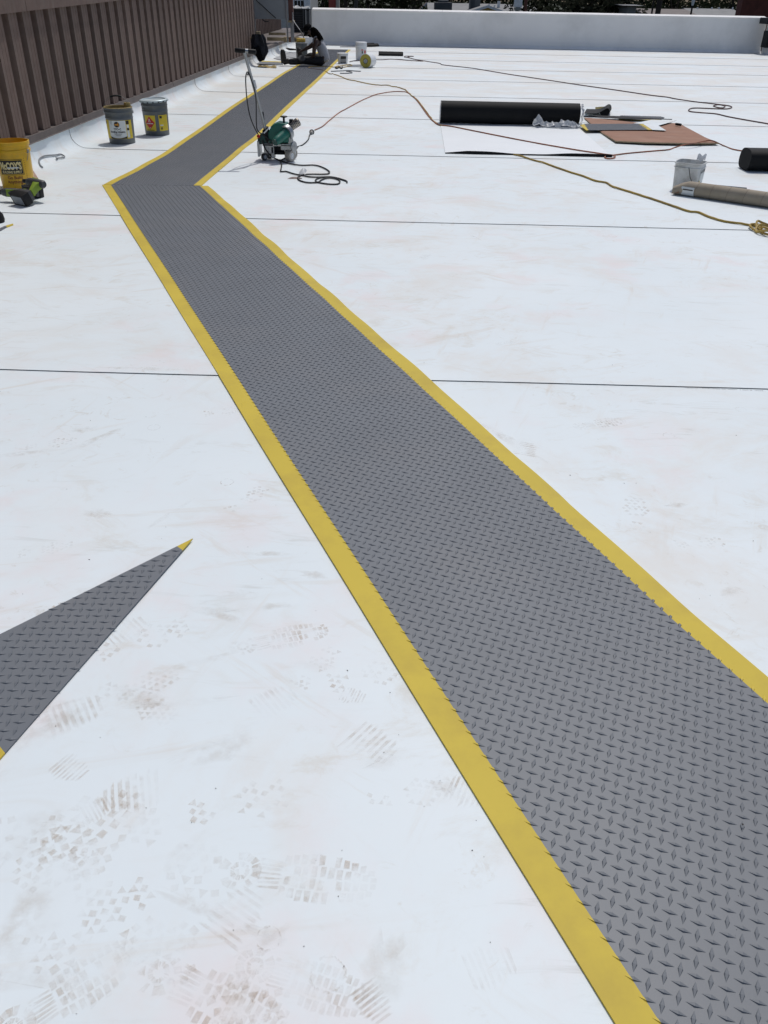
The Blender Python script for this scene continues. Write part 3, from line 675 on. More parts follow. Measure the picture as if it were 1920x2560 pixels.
# ------------------------------------------------------------------ pails and buckets
def pail(name, label, loc, rz=0.0, group=None, r0=0.140, r1=0.150, h=0.365, m_body=M_PAIL, m_in=M_RUST):
    t = thing(name, label, 'pail', loc, rz, group)
    Rf = lambda z: r0+(r1-r0)*z/h
    pr = [(0.0, 0.004), (r0-0.012, 0.004), (r0-0.002, 0.0), (r0, 0.006), (Rf(0.1), 0.1), (Rf(0.255), 0.255), (Rf(0.26)+0.004, 0.262), (Rf(0.27), 0.272), (Rf(0.315), 0.315), (Rf(0.32)+0.004, 0.322), (Rf(0.33), 0.332), (Rf(h)-0.001, h-0.012), (Rf(h)+0.004, h-0.006), (Rf(h)+0.004, h), (Rf(h)-0.004, h+0.001), (Rf(h)-0.005, h-0.012), (r0-0.004, 0.05), (0.0, 0.05)]
    n = 40
    MB().lathe(pr[:14], n).build('body', m_body, t, smooth=True, angle=35)
    MB().lathe(pr[13:], n).build('lining', m_in, t, smooth=True, fix=False)
    return t, Rf
def bail(t, r, z, ang, lift, grip=True, rad=0.0022, drop=False):
    """wire handle: semicircle from ear to ear; lift is the swing from vertical"""
    pts = []
    for i in range(25):
        a = math.pi*i/24; x = (r+0.004)*math.cos(a); q = (r+0.02)*math.sin(a)
        p = Vector((x, q*math.sin(lift), q*math.cos(lift))); p = Matrix.Rotation(ang, 3, 'Z') @ p
        pts.append(p+Vector((0, 0, z)))
    o = MB().tube(pts, rad, 6).build('bail_handle', M_WIRE, t, smooth=True)
    if grip: MB().tube(pts[9:16], 0.009, 8).build('grip', M_BLACK, o, smooth=True)
    for s in (-1, 1):
        e = Matrix.Rotation(ang, 3, 'Z') @ Vector((s*r, 0, 0)); MB().box(e+Vector((0, 0, z)), (0.02, 0.02, 0.028), Matrix.Rotation(ang, 3, 'Z')).build('handle_ear', M_STEEL, t, bevel=0.003)

# open pail of bonding adhesive
P1 = gp(307, 358); P1.z = sheet_z(P1.y)
t, Rf = pail('adhesive_pail', 'open grey steel pail with TPO-C Bonding Adhesive label and a roller sticking out', P1, R(6))
a0 = -math.pi/2
cyl_patch(MB(), Rf, (-0.20, 0.17), lambda s: (0.058, 0.245), 0.0012, 30).build('label_wrap', M_YLAB, t, smooth=True, fix=False)
lw = cyl_patch(MB(), Rf, (-0.105, 0.088), lambda s: (0.086-0.02*(1-((s+0.008)/0.097)**2), 0.243), 0.0022, 24).build('label_field', M_WLAB, t, smooth=True, fix=False)
cyl_patch(MB(), Rf, (-0.098, 0.09), lambda s: (0.060, 0.0855-0.0205*(1-((s+0.008)/0.099)**2)), 0.0024, 24).build('label_band', M_BLAB, t, smooth=True, fix=False)
cyl_patch(MB(), Rf, (0.096, 0.125), lambda s: (0.07, 0.20), 0.0024, 6).build('label_field', M_WLAB, t, smooth=True, fix=False)
cyl_patch(MB(), Rf, (0.092, 0.130), lambda s: (0.205, 0.24), 0.0024, 6).build('label_mark', M_BLAB, t, smooth=True, fix=False)
cyl_patch(MB(), Rf, (-0.165, -0.145), lambda s: (0.205, 0.232), 0.0024, 6).build('label_mark', M_BLAB, t, smooth=True, fix=False)
def disc(mb, s0, z0, r, off): return cyl_patch(mb, Rf, (s0-r*0.999, s0+r*0.999), lambda s: (z0-math.sqrt(max(0, r*r-(s-s0)**2)), z0+math.sqrt(max(0, r*r-(s-s0)**2))), off, 14)
disc(MB(), -0.008, 0.204, 0.029, 0.0034).build('round_emblem', M_BLAB, t, smooth=True, fix=False)
M_EMB = mat('orange_print', (0.55, 0.24, 0.02), 0.5)
cyl_patch(MB(), Rf, (-0.030, 0.014), lambda s: (0.196, 0.2105), 0.0042, 8).build('emblem_bar', M_EMB, t, fix=False)
cyl_patch(MB(), Rf, (0.004, 0.012), lambda s: (0.186, 0.226), 0.0042, 3).build('emblem_bar', M_EMB, t, fix=False)
disc(MB(), 0.110, 0.155, 0.014, 0.0034).build('round_emblem', M_BLAB, t, fix=False)
mb = MB(); text_on_cyl(mb, 'TPO-C', 0.027, Rf, -0.006, 0.148, 0.0036, 0.0008); text_on_cyl(mb, 'Bonding Adhesive', 0.0245, Rf, -0.008, 0.122, 0.0036, 0.0009, 0.92)
mb.build('lettering', M_BLAB, t, fix=False)
mb = MB()
for k in range(3): cyl_patch(mb, Rf, (-0.05+k*0.01, 0.035-k*0.008), lambda s, k=k: (0.108-k*0.009, 0.111-k*0.009), 0.0036, 8)
for k, s0 in enumerate((-0.10, -0.078, -0.064)): cyl_patch(mb, Rf, (s0, s0+0.003), lambda s, k=k: (0.215-0.01*k, 0.243), 0.0036, 1)
mb.build('small_print', mat('grey_print', (0.12, 0.12, 0.11), 0.6), t, fix=False)
bail(t, 0.152, 0.315, R(8), R(-14))
MB().lathe([(0.149, 0.358), (0.158, 0.366), (0.152, 0.371), (0.144, 0.36)], 40).build('glue_rim', M_RUST, t, smooth=True)
rl = thing('paint_roller', 'brown glue-soaked roller standing in the open adhesive pail', 'roller', P1+Vector((0.098, 0.0, 0.2)))
MB().lathe([(0.012, 0.0), (0.034, 0.002), (0.036, 0.02), (0.036, 0.20), (0.034, 0.212), (0.016, 0.212), (0.014, 0.19), (0.0, 0.19)], 20, axis=(0.06, 0, 1)).build('nap', M_RUST, rl, smooth=True)
MB().tube([(0.012, 0, 0.19), (0.016, 0, 0.216), (0.0, 0.03, 0.22), (-0.02, 0.05, 0.12)], 0.003, 6).build('frame', M_WIRE, rl, smooth=True)

# second pail with a flammable diamond, lid lying on it
P2 = gp(394.5, 337); P2.z = sheet_z(P2.y)
t, Rf = pail('adhesive_pail', 'grey steel pail with a red flammable diamond on yellow and a loose crimped lid', P2, R(14))
cyl_patch(MB(), Rf, (-0.145, -0.005), lambda s: (0.055, 0.222), 0.0012, 18).build('label_field', M_YLAB, t, smooth=True, fix=False)
cyl_patch(MB(), Rf, (0.035, 0.16), lambda s: (0.055, 0.225), 0.0012, 16).build('label_field', M_YLAB, t, smooth=True, fix=False)
w_ = 0.060
cyl_patch(MB(), Rf, (-0.075-w_, -0.075+w_), lambda s: (0.142-0.070*(1-abs(s+0.075)/w_), 0.142+0.070*(1-abs(s+0.075)/w_)), 0.0024, 16).build('hazard_diamond', M_RED, t, fix=False)
fl = MB(); cyl_patch(fl, Rf, (-0.090, -0.062), lambda s: (0.150, 0.150+0.040*max(0.05, 1-abs((s+0.076)/0.014)**1.3)), 0.0034, 10)
cyl_patch(fl, Rf, (-0.118, -0.034), lambda s: (0.131, 0.139), 0.0034, 8); cyl_patch(fl, Rf, (-0.078, -0.070), lambda s: (0.084, 0.096), 0.0034, 2)
fl.build('flame_symbol', M_WLAB, t, fix=False)
cyl_patch(MB(), Rf, (-0.081, -0.071), lambda s: (0.151, 0.166), 0.0042, 3).build('flame_core', M_RED, t, fix=False)
pm = MB(); cyl_patch(pm, Rf, (-0.118, -0.026), lambda s: (0.061, 0.067), 0.0024, 8); cyl_patch(pm, Rf, (0.045, 0.075), lambda s: (0.19, 0.215), 0.0024, 4); cyl_patch(pm, Rf, (0.05, 0.058), lambda s: (0.070, 0.095), 0.0024, 2); cyl_patch(pm, Rf, (0.062, 0.072), lambda s: (0.070, 0.095), 0.0024, 2)
pm.build('small_print', M_BLAB, t, fix=False)
cyl_patch(MB(), Rf, (0.045, 0.085), lambda s: (0.110, 0.122), 0.0024, 4).build('label_strip', M_WLAB, t, fix=False)
bail(t, 0.150, 0.29, R(30), R(150), True)
ld = thing('pail_lid', 'pale crimped metal lid lying loose on the pail with the red diamond', 'lid', P2+Vector((0, 0, 0.372)))
ld.rotation_euler = (R(2), R(-2.0), 0)
M_LID = mat('pale_lid_metal', (0.50, 0.58, 0.60), 0.4, 0.3, var=0.08, scale=12)
MB().lathe([(0.0, 0.0), (0.128, 0.0), (0.134, 0.010), (0.152, 0.012), (0.162, 0.006), (0.163, -0.002)], 44).build('disc', M_LID, ld, smooth=True, fix=False)
for k in range(16):
    a = 2*math.pi*k/16; MB().box((0.164*math.cos(a), 0.164*math.sin(a), -0.004), (0.006, 0.042, 0.017), Matrix.Rotation(a, 3, 'Z')).build('crimp_tab', M_LID, ld, bevel=0.002)

# yellow plastic bucket with the shop's lettering, cut by the left edge of the picture
PB = Vector((-3.357, 7.46, sheet_z(7.46)))
t = thing('plastic_bucket', "yellow plastic McCoy's Building Supply bucket beside the brown wall, cut off by the left edge", 'bucket', PB, R(0))
h = 0.375; Rb = lambda z: 0.131+(0.148-0.131)*z/h
MB().lathe([(0.0, 0.003), (0.118, 0.003), (0.129, 0.0), (0.131, 0.006), (Rb(0.29), 0.29), (Rb(0.29)+0.008, 0.293), (Rb(0.3)+0.008, 0.312), (Rb(0.31)+0.001, 0.316), (Rb(0.34)+0.001, 0.345), (Rb(0.35)+0.006, 0.348), (Rb(h)+0.006, h), (Rb(h)-0.003, h+0.001), (0.127, 0.02), (0.0, 0.02)], 48).build('body', M_YPLAS, t, smooth=True, angle=35)
mb = MB(); text_on_cyl(mb, "McCOY'S", 0.078, Rb, 0.022, 0.168, 0.0036, 0.0036, 0.56)
cyl_patch(MB(), Rb, (-0.078, 0.124), lambda s: (0.122, 0.246), 0.0010, 24).build('logo_border', M_BLAB, t, smooth=True, fix=False)
cyl_patch(MB(), Rb, (-0.074, 0.120), lambda s: (0.126, 0.242), 0.0018, 24).build('logo_border', mat('yellow_print', (0.74, 0.46, 0.03), 0.5), t, smooth=True, fix=False)
cyl_patch(MB(), Rb, (-0.070, 0.116), lambda s: (0.130, 0.238), 0.0026, 24).build('logo_field', M_BLAB, t, smooth=True, fix=False)
mb.build('lettering', mat('cream_print', (0.78, 0.66, 0.32), 0.5), t, fix=False)
cyl_patch(MB(), Rb, (-0.005, 0.085), lambda s: (0.176, 0.186), 0.0044, 10).build('logo_bar', M_WLAB, t, fix=False)
mb = MB(); text_on_cyl(mb, 'BUILDING SUPPLY', 0.027, Rb, 0.024, 0.1375, 0.0036, 0.0008, 0.72); mb.build('lettering', mat('cream_print', (0.78, 0.66, 0.32), 0.5), t, fix=False)
mb = MB(); text_on_cyl(mb, 'Go Build', 0.036, Rb, 0.040, 0.090, 0.0014, 0.0006, 0.95); text_on_cyl(mb, 'Anything\u00ae', 0.036, Rb, 0.045, 0.056, 0.0014, 0.0006, 0.95); mb.build('lettering', mat('maroon_print', (0.16, 0.02, 0.012), 0.5), t, fix=False)
mb = MB()
for k in range(12): cyl_patch(mb, Rb, (0.140, 0.146), lambda s, k=k: (0.06+k*0.017, 0.064+k*0.017), 0.0012, 1)
mb.build('measure_marks', mat('maroon_print', (0.16, 0.02, 0.012), 0.5), t, fix=False)
bail(t, 0.152, 0.300, R(-12), R(-168), False)

# ------------------------------------------------------------------ cordless tools in front of the yellow bucket
def cordless_tool(name, label, loc, rz, tip):
    t = thing(name, label, 'power tool', loc, rz); Rr = Matrix.Rotation(tip, 3, 'X')
    def lay(mb): mb.v = [Rr @ p for p in mb.v]; lo = min(p.z for p in mb.v); return mb
    parts = []
    parts.append(('motor_housing', MB().lathe([(0.0, -0.10), (0.020, -0.10), (0.029, -0.085), (0.031, -0.02), (0.030, 0.05), (0.024, 0.075), (0.016, 0.085), (0.0, 0.085)], 18, c=(0, 0, 0.19), axis=(1, 0, 0)), M_DGREY, 0))
    parts.append(('chuck', MB().lathe([(0.015, 0.08), (0.017, 0.09), (0.014, 0.125), (0.008, 0.13), (0.0, 0.13)], 14, c=(0, 0, 0.19), axis=(1, 0, 0)), M_BLACK, 0))
    parts.append(('lime_shell', MB().prism([(-0.085, 0.205), (0.03, 0.222), (0.045, 0.20), (-0.01, 0.175), (-0.045, 0.12), (-0.075, 0.07), (-0.098, 0.075), (-0.075, 0.14)], -0.024, 0.024), M_LIME, 1))
    parts.append(('grip', MB().prism([(-0.045, 0.165), (-0.005, 0.165), (-0.018, 0.12), (-0.040, 0.06), (-0.082, 0.06), (-0.062, 0.12)], -0.019, 0.019), M_BLACK, 1))
    parts.append(('battery_foot', MB().prism([(-0.11, 0.062), (0.0, 0.062), (0.012, 0.045), (0.012, 0.03), (-0.115, 0.03)], -0.036, 0.036), M_DGREY, 1))
    parts.append(('battery', MB().prism([(-0.12, 0.031), (0.022, 0.031), (0.026, 0.02), (0.026, -0.02), (0.018, -0.03), (-0.112, -0.03), (-0.12, -0.02)], -0.041, 0.041), M_BLACK, 1))
    parts.append(('battery_label', MB().prism([(-0.10, -0.0305), (0.005, -0.0305), (0.005, -0.0315), (-0.10, -0.0315)], -0.03, 0.03), mat('grey_battery_label', (0.20, 0.22, 0.24), 0.5), 1))
    S = Matrix(((1, 0, 0), (0, 0, 1), (0, 1, 0)))     # prism (x, y, z) -> (x, z, y)
    lo = 9
    for nme, mb, m, sw in parts:
        if sw: mb.v = [S @ p for p in mb.v]
        mb.v = [Rr @ p for p in mb.v]; lo = min(lo, min(p.z for p in mb.v))
    for nme, mb, m, sw in parts:
        mb.v = [(p-Vector((0, 0, lo)))*1.12 for p in mb.v]; mb.build(nme, m, t, smooth=True, bevel=0.004 if sw and nme != 'battery_label' else 0, angle=35)
    return t
d1 = gp(48, 512); d1.z = sheet_z(d1.y)
cordless_tool('cordless_driver', 'lime and black cordless tool with its battery facing forward, in front of the yellow bucket', d1+Vector((-0.0, -0.02, 0)), R(150), R(68))
d2 = gp(64, 497); d2.z = sheet_z(d2.y)
cordless_tool('cordless_driver', 'dark cordless tool lying behind the lime one with its battery on edge', d2+Vector((0.0, 0.06, 0)), R(172), R(-84))
bx_ = gp(-6, 556); bx_.z = sheet_z(bx_.y)
t = thing('black_shell', 'black rounded thing cut off by the left edge, below the yellow bucket', 'gear', bx_)
MB().lathe([(0.0, 0.085), (0.03, 0.08), (0.05, 0.055), (0.055, 0.02), (0.05, 0.0), (0.0, 0.0)], 18).build('shell', M_BLACK, t, smooth=True)
MB().tube([(-0.05, 0, 0.03), (-0.10, 0.02, 0.01), (-0.16, 0, 0.008)], 0.008, 6).build('strap', M_BLACK, t, smooth=True)

def walk_scrap(name, label, quad_px, yel, z=0.0, t_=0.004, lugs_=True, bend=0.0):
    """scrap of walkway pad from its corner points on the roof; yel = list of polygons that are the yellow edge"""
    q = [gpf(*p) for p in quad_px]; t = thing(name, label, 'offcut')
    fld = MB().prism([(p.x, p.y) for p in q], lambda p: floor_z(*p)+z, lambda p: floor_z(*p)+z+t_).build('tread_field', M_GREY, t)
    for yq in yel:
        yy = [gpf(*p) for p in yq]; MB().prism([(p.x, p.y) for p in yy], lambda p: floor_z(*p)+z, lambda p: floor_z(*p)+z+t_+0.0004).build('edge_stripe', M_YEL, t)
    if lugs_:
        mb = MB(); c = sum(q, Vector())/len(q); n = [(q[i], q[(i+1) % len(q)]) for i in range(len(q))]
        ar = sum(a.x*b.y-b.x*a.y for a, b in n)
        for i in range(-40, 41):
            for j in range(-40, 41):
                for k in (0, 1):
                    p = Vector((c.x+DU*(i+0.5*k), c.y+DV*(j+0.5*k), 0))
                    if all(((b.x-a.x)*(p.y-a.y)-(b.y-a.y)*(p.x-a.x))*ar > 0 for a, b in n):
                        p.z = sheet_z(p.y)+z+t_+0.0002; add_lug(mb, p, R(-45 if k == 0 else 45))
        if mb.v: tag(mb.build('tread_lugs', M_LUG, fld, fix=False), kind='stuff')
    return t
walk_scrap('walkway_scrap', 'sliver of grey pad with a yellow tip at the left edge below the tools', [(-30, 585), (14, 566), (17, 570), (-30, 597)], [[(15, 566), (33, 561), (34, 564), (18, 570)]])
t = thing('cardboard_scrap', 'small strip of brown cardboard poking out from behind the yellow bucket', 'cardboard')
q = [gpf(*p) for p in ((66, 412), (74, 414), (96, 448), (86, 448), (66, 430))]
MB().prism([(p.x, p.y) for p in q], lambda p: floor_z(*p)+0.0006, lambda p: floor_z(*p)+0.005).build('sheet', mat('tan_cardboard', (0.40, 0.27, 0.20), 0.85), t)

def cord(name, label, px, r, material, cat='cord', lift=0.0, sub=6, n=7, wob=0.0, pts3=None):
    pts = [gpf(*p) for p in px] if pts3 is None else [Vector(p) for p in pts3]
    if pts3 is None:
        for p in pts: p.z = floor_z(p.x, p.y)+r+0.0005
    pts = smooth_path(pts, sub)
    if wob:
        for i, p in enumerate(pts): p.x += wob*noise.noise((i*0.5, 0, 0)); p.z += abs(wob)*max(0, noise.noise((i*0.33, 4, 0)))
    o = MB().tube(pts, r, n).build(name, material, None, smooth=True)
    if label: tag(o, label, cat)
    return o
cord('cord_scrap', 'bent grey offcut strip on the white roof right of the yellow bucket', [(107, 421), (101, 415), (98, 405), (101, 398), (110, 393), (122, 391), (140, 390), (150, 388), (157, 390), (162, 394), (155, 397), (143, 398), (141, 397), (144, 401)], 0.007, mat('grey_strip', (0.20, 0.21, 0.22), 0.6))

# ------------------------------------------------------------------ membrane roll, loose sheet, plastic
RX0, RX1, RY, RR = 0.45, 2.305, 12.24, 0.136
t = thing('membrane_roll', 'big black roll of roofing membrane lying across the roof', 'roll', (0, 0, 0))
def roll_r(a): return RR*(1+0.012*math.sin(a*2+0.5))
mb = MB(); n = 40
vs_ = []
for i in range(13):
    x = RX0+(RX1-RX0)*i/12
    for k in range(n):
        a = 2*math.pi*k/n; r = roll_r(a)+0.0015*noise.noise((x*2, math.cos(a)*2, math.sin(a)*2)); vs_.append((x, RY+r*math.cos(a), RR+0.006+r*math.sin(a)))
mb.add(vs_, [(i*n+k, i*n+(k+1) % n, (i+1)*n+(k+1) % n, (i+1)*n+k) for i in range(12) for k in range(n)]); mb.build('wound_sheet', M_BLACKMEM, t, smooth=True)
for x, s in ((RX0, -1), (RX1, 1)):
    mb = MB()
    for q in range(9):
        r0, r1 = 0.03+q*0.0118, 0.03+q*0.0118+0.009
        mb.lathe([(r0, 0), (r1, 0), (r1, 0.012), (r0, 0.012)], 32, c=(x-0.006, RY, RR+0.006), axis=(1, 0, 0))
    mb.build('roll_end', M_WHITEP, t, smooth=True)
# flap: loose sheet unrolled towards the camera, near edge curling up to show its black underside
t = thing('loose_membrane_sheet', 'white membrane sheet pulled out in front of the black roll, front edge curling up black', 'membrane')
def sheet_pt(u, v, dz=0.0):
    # v: 0 at the roll, 1 at the near edge
    xl = 0.452+0.0*v-0.02*v; xr = 2.30-0.045*v
    x = xl+(xr-xl)*u; y = 12.16+(9.70-12.16)*v
    c = max(0.0, (v-0.972)/0.028); cur = 0.020+0.009*math.sin(u*8.5+0.3)+0.006*noise.noise((u*6, 2, 0)); cur *= min(1, 0.35+u*5)
    z = sheet_z(y)+0.0035+max(0.004, cur)*c**1.3+0.004*max(0, noise.noise((u*5, v*4, 7)))
    return Vector((x, y+0.018*c*c, z+dz))
ny = 60
vv = [1-(1-j/ny)**2 for j in range(ny+1)]
MB().add([sheet_pt(i/40, vv[j]) for j in range(ny+1) for i in range(41)], [(j*41+i, j*41+i+1, (j+1)*41+i+1, (j+1)*41+i) for j in range(ny) for i in range(40)]).build('top_face', M_CLEAN, t, smooth=True, fix=False)
for p in t.children[0].data.polygons[:1]:
    if p.normal.z < 0: t.children[0].data.flip_normals()
und = MB().add([sheet_pt(i/40, vv[j], -0.0016)+Vector((0, -0.0014 if j > ny-14 else 0, 0)) for j in range(ny+1) for i in range(41)], [(j*41+i, (j+1)*41+i, (j+1)*41+i+1, j*41+i+1) for j in range(ny) for i in range(40)])
und.grid(lambda s, k: sheet_pt(0, s, -0.0016*k)-Vector((0.0006*k, 0, 0)), 40, 1)
und.grid(lambda s, k: sheet_pt(s, 1, -0.0016*k)-Vector((0, 0.0014*k, 0)), 40, 1)
und.grid(lambda s, k: Vector((sheet_pt(s, 1).x, sheet_pt(s, 1).y-0.0016, 0.0058+(sheet_pt(s, 1).z-0.0058)*k)), 40, 1)
und.build('black_underside', M_BLACKMEM, t, fix=False)
# crumpled clear plastic round the right end
M_FILM = mat('clear_film', (0.66, 0.68, 0.70), 0.3, var=0.06, bump=0.8, bscale=14, trans=0.5)
def crumple(name, label, fn, nu, nv, amp, seed, fr=11):
    mb = MB()
    def f2(u, v):
        p = Vector(fn(u, v)); q = p*fr+Vector((seed, 0, 0)); return p+Vector((noise.noise(q), noise.noise(q+Vector((9, 3, 1))), noise.noise(q+Vector((2, 8, 5)))))*amp
    mb.grid(f2, nu, nv); o = mb.build(name, M_FILM, None, fix=False); tag(o, label, 'plastic' if label else None); return o
crumple('plastic_wrap', 'crumpled clear plastic wrap bunched against the front of the black roll', lambda u, v: (1.70+0.60*u+0.03*math.sin(v*5), 12.06-0.13*v+0.03*math.sin(u*7), max(0.010, 0.035+(0.05+0.02*math.sin(u*9+1.9))*(1-abs(2*v-1)) + 0.11*max(0, 1-abs(u-0.04)/0.10)*(1-v))), 70, 18, 0.032, 3, 21)
crumple('plastic_wrap', 'clear plastic wrap hanging off the right end of the black roll', lambda u, v: (2.325+0.03*v, 12.24+0.115*math.cos(math.pi*(0.25+1.5*u))*(1-0.1*v), max(0.006, 0.14+0.125*math.sin(math.pi*(0.25+1.5*u)))), 40, 8, 0.022, 8, 26)

# ------------------------------------------------------------------ cardboard sheet and scraps on it
K = lambda x, y: (1420+x*0.2411, 260+y*0.2411)
def lay(name, label, cat, px, z0, th, m_top, m_edge=None, lift=None, part='sheet'):
    t = thing(name, label, cat); pts = [gpf(*p) for p in px]
    lf = lift or (lambda p: 0.0)
    mb = MB().prism([(p.x, p.y) for p in pts], lambda p: floor_z(*p)+z0+lf(p), lambda p: floor_z(*p)+z0+th+lf(p))
    me = mb.mesh(part, [m_top, m_edge or m_top])
    for pl in me.polygons: pl.material_index = 0 if pl.normal.z > 0.5 else 1
    link(part, me, t); return t
lay('cardboard_sheet', 'big rust-brown cardboard sheet lying under the scraps right of the black roll', 'cardboard',
    [K(320, 296), (1420+492*0.2411, 260+415*0.2411), K(800, 432), K(1200, 440), K(1560, 436), K(1420, 365), K(1290, 295), K(1145, 218), K(700, 208), K(230, 162), K(165, 160)], 0.004, 0.014, M_CARD, M_CARDE, lambda p: 0.020*max(0, (11.1-p[1]))/0.6)
lay('cardboard_scrap', 'narrow black-edged white membrane strip along the back of the brown cardboard', 'membrane', [K(215, 148), K(560, 160), K(900, 184), K(1075, 190), K(1070, 196), K(880, 190), K(520, 186), K(300, 166)], 0.034, 0.004, M_BLACKMEM)
sc1 = walk_scrap('walkway_scrap', 'grey tread offcut with yellow ends lying on the brown cardboard', [K(160, 240), K(740, 238), K(830, 302), K(205, 306)], [[K(118, 252), K(162, 240), K(206, 306), K(186, 308)], [K(722, 238), K(770, 240), K(865, 303), K(818, 303)]], 0.034, 0.004)
lay('membrane_scrap', 'white arrow-notched membrane scrap on the brown cardboard', 'membrane', [K(672, 234), K(860, 200), K(1118, 206), K(932, 258), K(1012, 311), K(868, 304), K(772, 240)], 0.036, 0.003, M_MEM, M_EDGE)
MBk = MB().tube([gp(*K(1118, 208), 0.05), gp(*K(1172, 216), 0.05)], 0.016, 8)
tag(MBk.build('membrane_curl', M_BLACKMEM, None, smooth=True), 'small black rolled corner at the tip of the white scrap', 'membrane')
t = walk_scrap('walkway_scrap', 'grey tread offcut with a yellow lower edge behind the cardboard', [K(525, 170), K(540, 130), K(960, 140), K(1000, 150), K(955, 176)], [[K(520, 172), K(955, 176), K(952, 188), K(800, 186)]], 0.006, 0.004)
# folded strip with a teardrop loop of black underside
t = thing('folded_walkway_strip', 'strip of pad folded over into a black teardrop loop behind the cardboard', 'offcut')
A = gp(*K(160, 140)); B = gp(*K(425, 146)); d = (B-A); L = d.length; d.normalize()
prof = [(0.0, 0.008), (L*0.55, 0.010), (L*0.82, 0.012), (L*0.97, 0.035), (L, 0.075), (L*0.94, 0.115), (L*0.84, 0.118), (L*0.70, 0.085), (L*0.50, 0.055), (L*0.2, 0.05), (0.0, 0.05)]
prof = smooth_path([(a, 0, b_) for a, b_ in prof], 5)
for off, nm, m in ((0.0, 'black_underside', M_BLACKMEM), (0.004, 'top_face', M_MEM)):
    mb = MB(); n = len(prof); rows = []
    for w in (0, 0.55):
        for i, p in enumerate(prof):
            tg = (prof[min(i+1, n-1)]-prof[max(i-1, 0)]).normalized(); nr_ = Vector((-tg.z, 0, tg.x)); q_ = p+nr_*off
            rows.append(Vector((A.x+d.x*q_.x+0.25*w, A.y+d.y*q_.x+w, q_.z+0.006)))
    mb.add(rows, [(i, i+1, n+i+1, n+i) for i in range(n-1)]); mb.build(nm, m, t, smooth=True, fix=False)
cap = MB(); nn_ = len(prof); cap.add([Vector((A.x+d.x*p.x, A.y+d.y*p.x+0.004, p.z+0.006)) for p in prof[8:-12]], [tuple(range(len(prof[8:-12])))]); cap.build('loop_shadow_side', M_BLACKMEM, t, fix=False)
t = thing('yellow_scrap', 'small curled yellow trimming behind the folded strip', 'offcut')
A = gp(*K(290, 86)); MB().grid(lambda u, v: A+Vector((0.23*u, 0.10*v, 0.01+0.05*(2*v-1)**2+0.02*u*v)), 8, 6).build('sheet', mat('pale_yellow_stripe', (0.55, 0.46, 0.20), 0.6), t, fix=False)

# ------------------------------------------------------------------ things at the right edge
# flattened black roll
t = thing('membrane_roll', 'flattened black membrane roll cut off by the right edge', 'roll')
A = gp(1864, 431); wd, hh = 0.32, 0.200
pr = []
for k in range(28):
    a = 2*math.pi*k/28; c, s = math.cos(a), math.sin(a)
    pr.append((A.y+0.15+wd/2*math.copysign(abs(c)**0.7, c), 0.006+hh/2+hh/2*math.copysign(abs(s)**0.75, s)))
mb = MB(); n = 28; xs_ = [A.x+0.012, A.x+0.09, A.x+0.2, A.x+0.6, A.x+1.3]
mb.add([(x+0.02*math.cos(math.pi*(z/hh-0.5))**0*(0.6*z/hh if i == 0 else 0), y, z) for i, x in enumerate(xs_) for k, (y, z) in enumerate(pr)], [(i*n+k, i*n+(k+1) % n, (i+1)*n+(k+1) % n, (i+1)*n+k) for i in range(4) for k in range(n)]+[tuple(range(n))])
mb.build('wound_sheet', M_BLACKMEM, t, smooth=True, angle=50)
# square white bucket
def square_bucket(name, label, loc, rz, w0, w1, h, lidded, m, lab):
    t = thing(name, label, 'bucket', loc, rz)
    def sq(w, z, r=0.3):
        out = []
        for k in range(32):
            a = 2*math.pi*k/32; c, s = math.cos(a), math.sin(a); e = 0.42
            out.append((w/2*math.copysign(abs(c)**e, c), w/2*math.copysign(abs(s)**e, s), z))
        return out
    def loft(rings):
        mb = MB(); mb.add([p for r_ in rings for p in r_], [(i*32+k, i*32+(k+1) % 32, (i+1)*32+(k+1) % 32, (i+1)*32+k) for i in range(len(rings)-1) for k in range(32)]); return mb
    W = lambda z: w0+(w1-w0)*z/h
    rings = [sq(0.01, 0.001), sq(w0-0.01, 0.0), sq(w0, 0.006), sq(W(h*0.80), h*0.80), sq(W(h*0.8)+0.014, h*0.81), sq(W(h*0.84)+0.014, h*0.84), sq(W(h*0.85), h*0.85), sq(W(h*0.95), h*0.95), sq(W(h)+0.012, h*0.955), sq(W(h)+0.012, h)]
    if lidded: rings += [sq(W(h)*0.6, h+0.006), sq(0.01, h+0.006)]
    else: rings += [sq(W(h)-0.004, h), sq(w0-0.006, 0.012), sq(0.01, 0.012)]
    loft(rings).build('body', m, t, smooth=True, angle=40)
    for (x0, x1, z0, z1, mm, side) in lab:
        y = lambda z: -(W(z)/2+0.0016)
        if side == 0: y = lambda z: -(W(z)/2+(0.0016 if mm is not M_BLAB else 0.0026)); MB().add([(x0, y(z0), z0), (x1, y(z0), z0), (x1, y(z1), z1), (x0, y(z1), z1)], [(0, 1, 2, 3)]).build('label_field', mm, t, fix=False)
        else: MB().add([(-y(z0), x0, z0), (-y(z0), x1, z0), (-y(z1), x1, z1), (-y(z1), x0, z1)], [(0, 1, 2, 3)]).build('label_field', mm, t, fix=False)
    return t
WB = gp(1714, 474); WB.z = sheet_z(WB.y)
t = square_bucket('plastic_bucket', 'open white square bucket with a wire handle behind the cardboard tube', WB, R(-30), 0.215, 0.245, 0.238, False, mat('milky_plastic', (0.78, 0.79, 0.78), 0.5, trans=0.25, var=0.06, scale=12, dirt=(0.42, 0.40, 0.34), dscale=9, damt=0.7),
    [(-0.07, 0.08, 0.03, 0.185, M_WLAB, 1), (-0.068, 0.078, 0.155, 0.183, M_BLAB, 1), (-0.06, -0.02, 0.05, 0.09, M_YLAB, 1)])
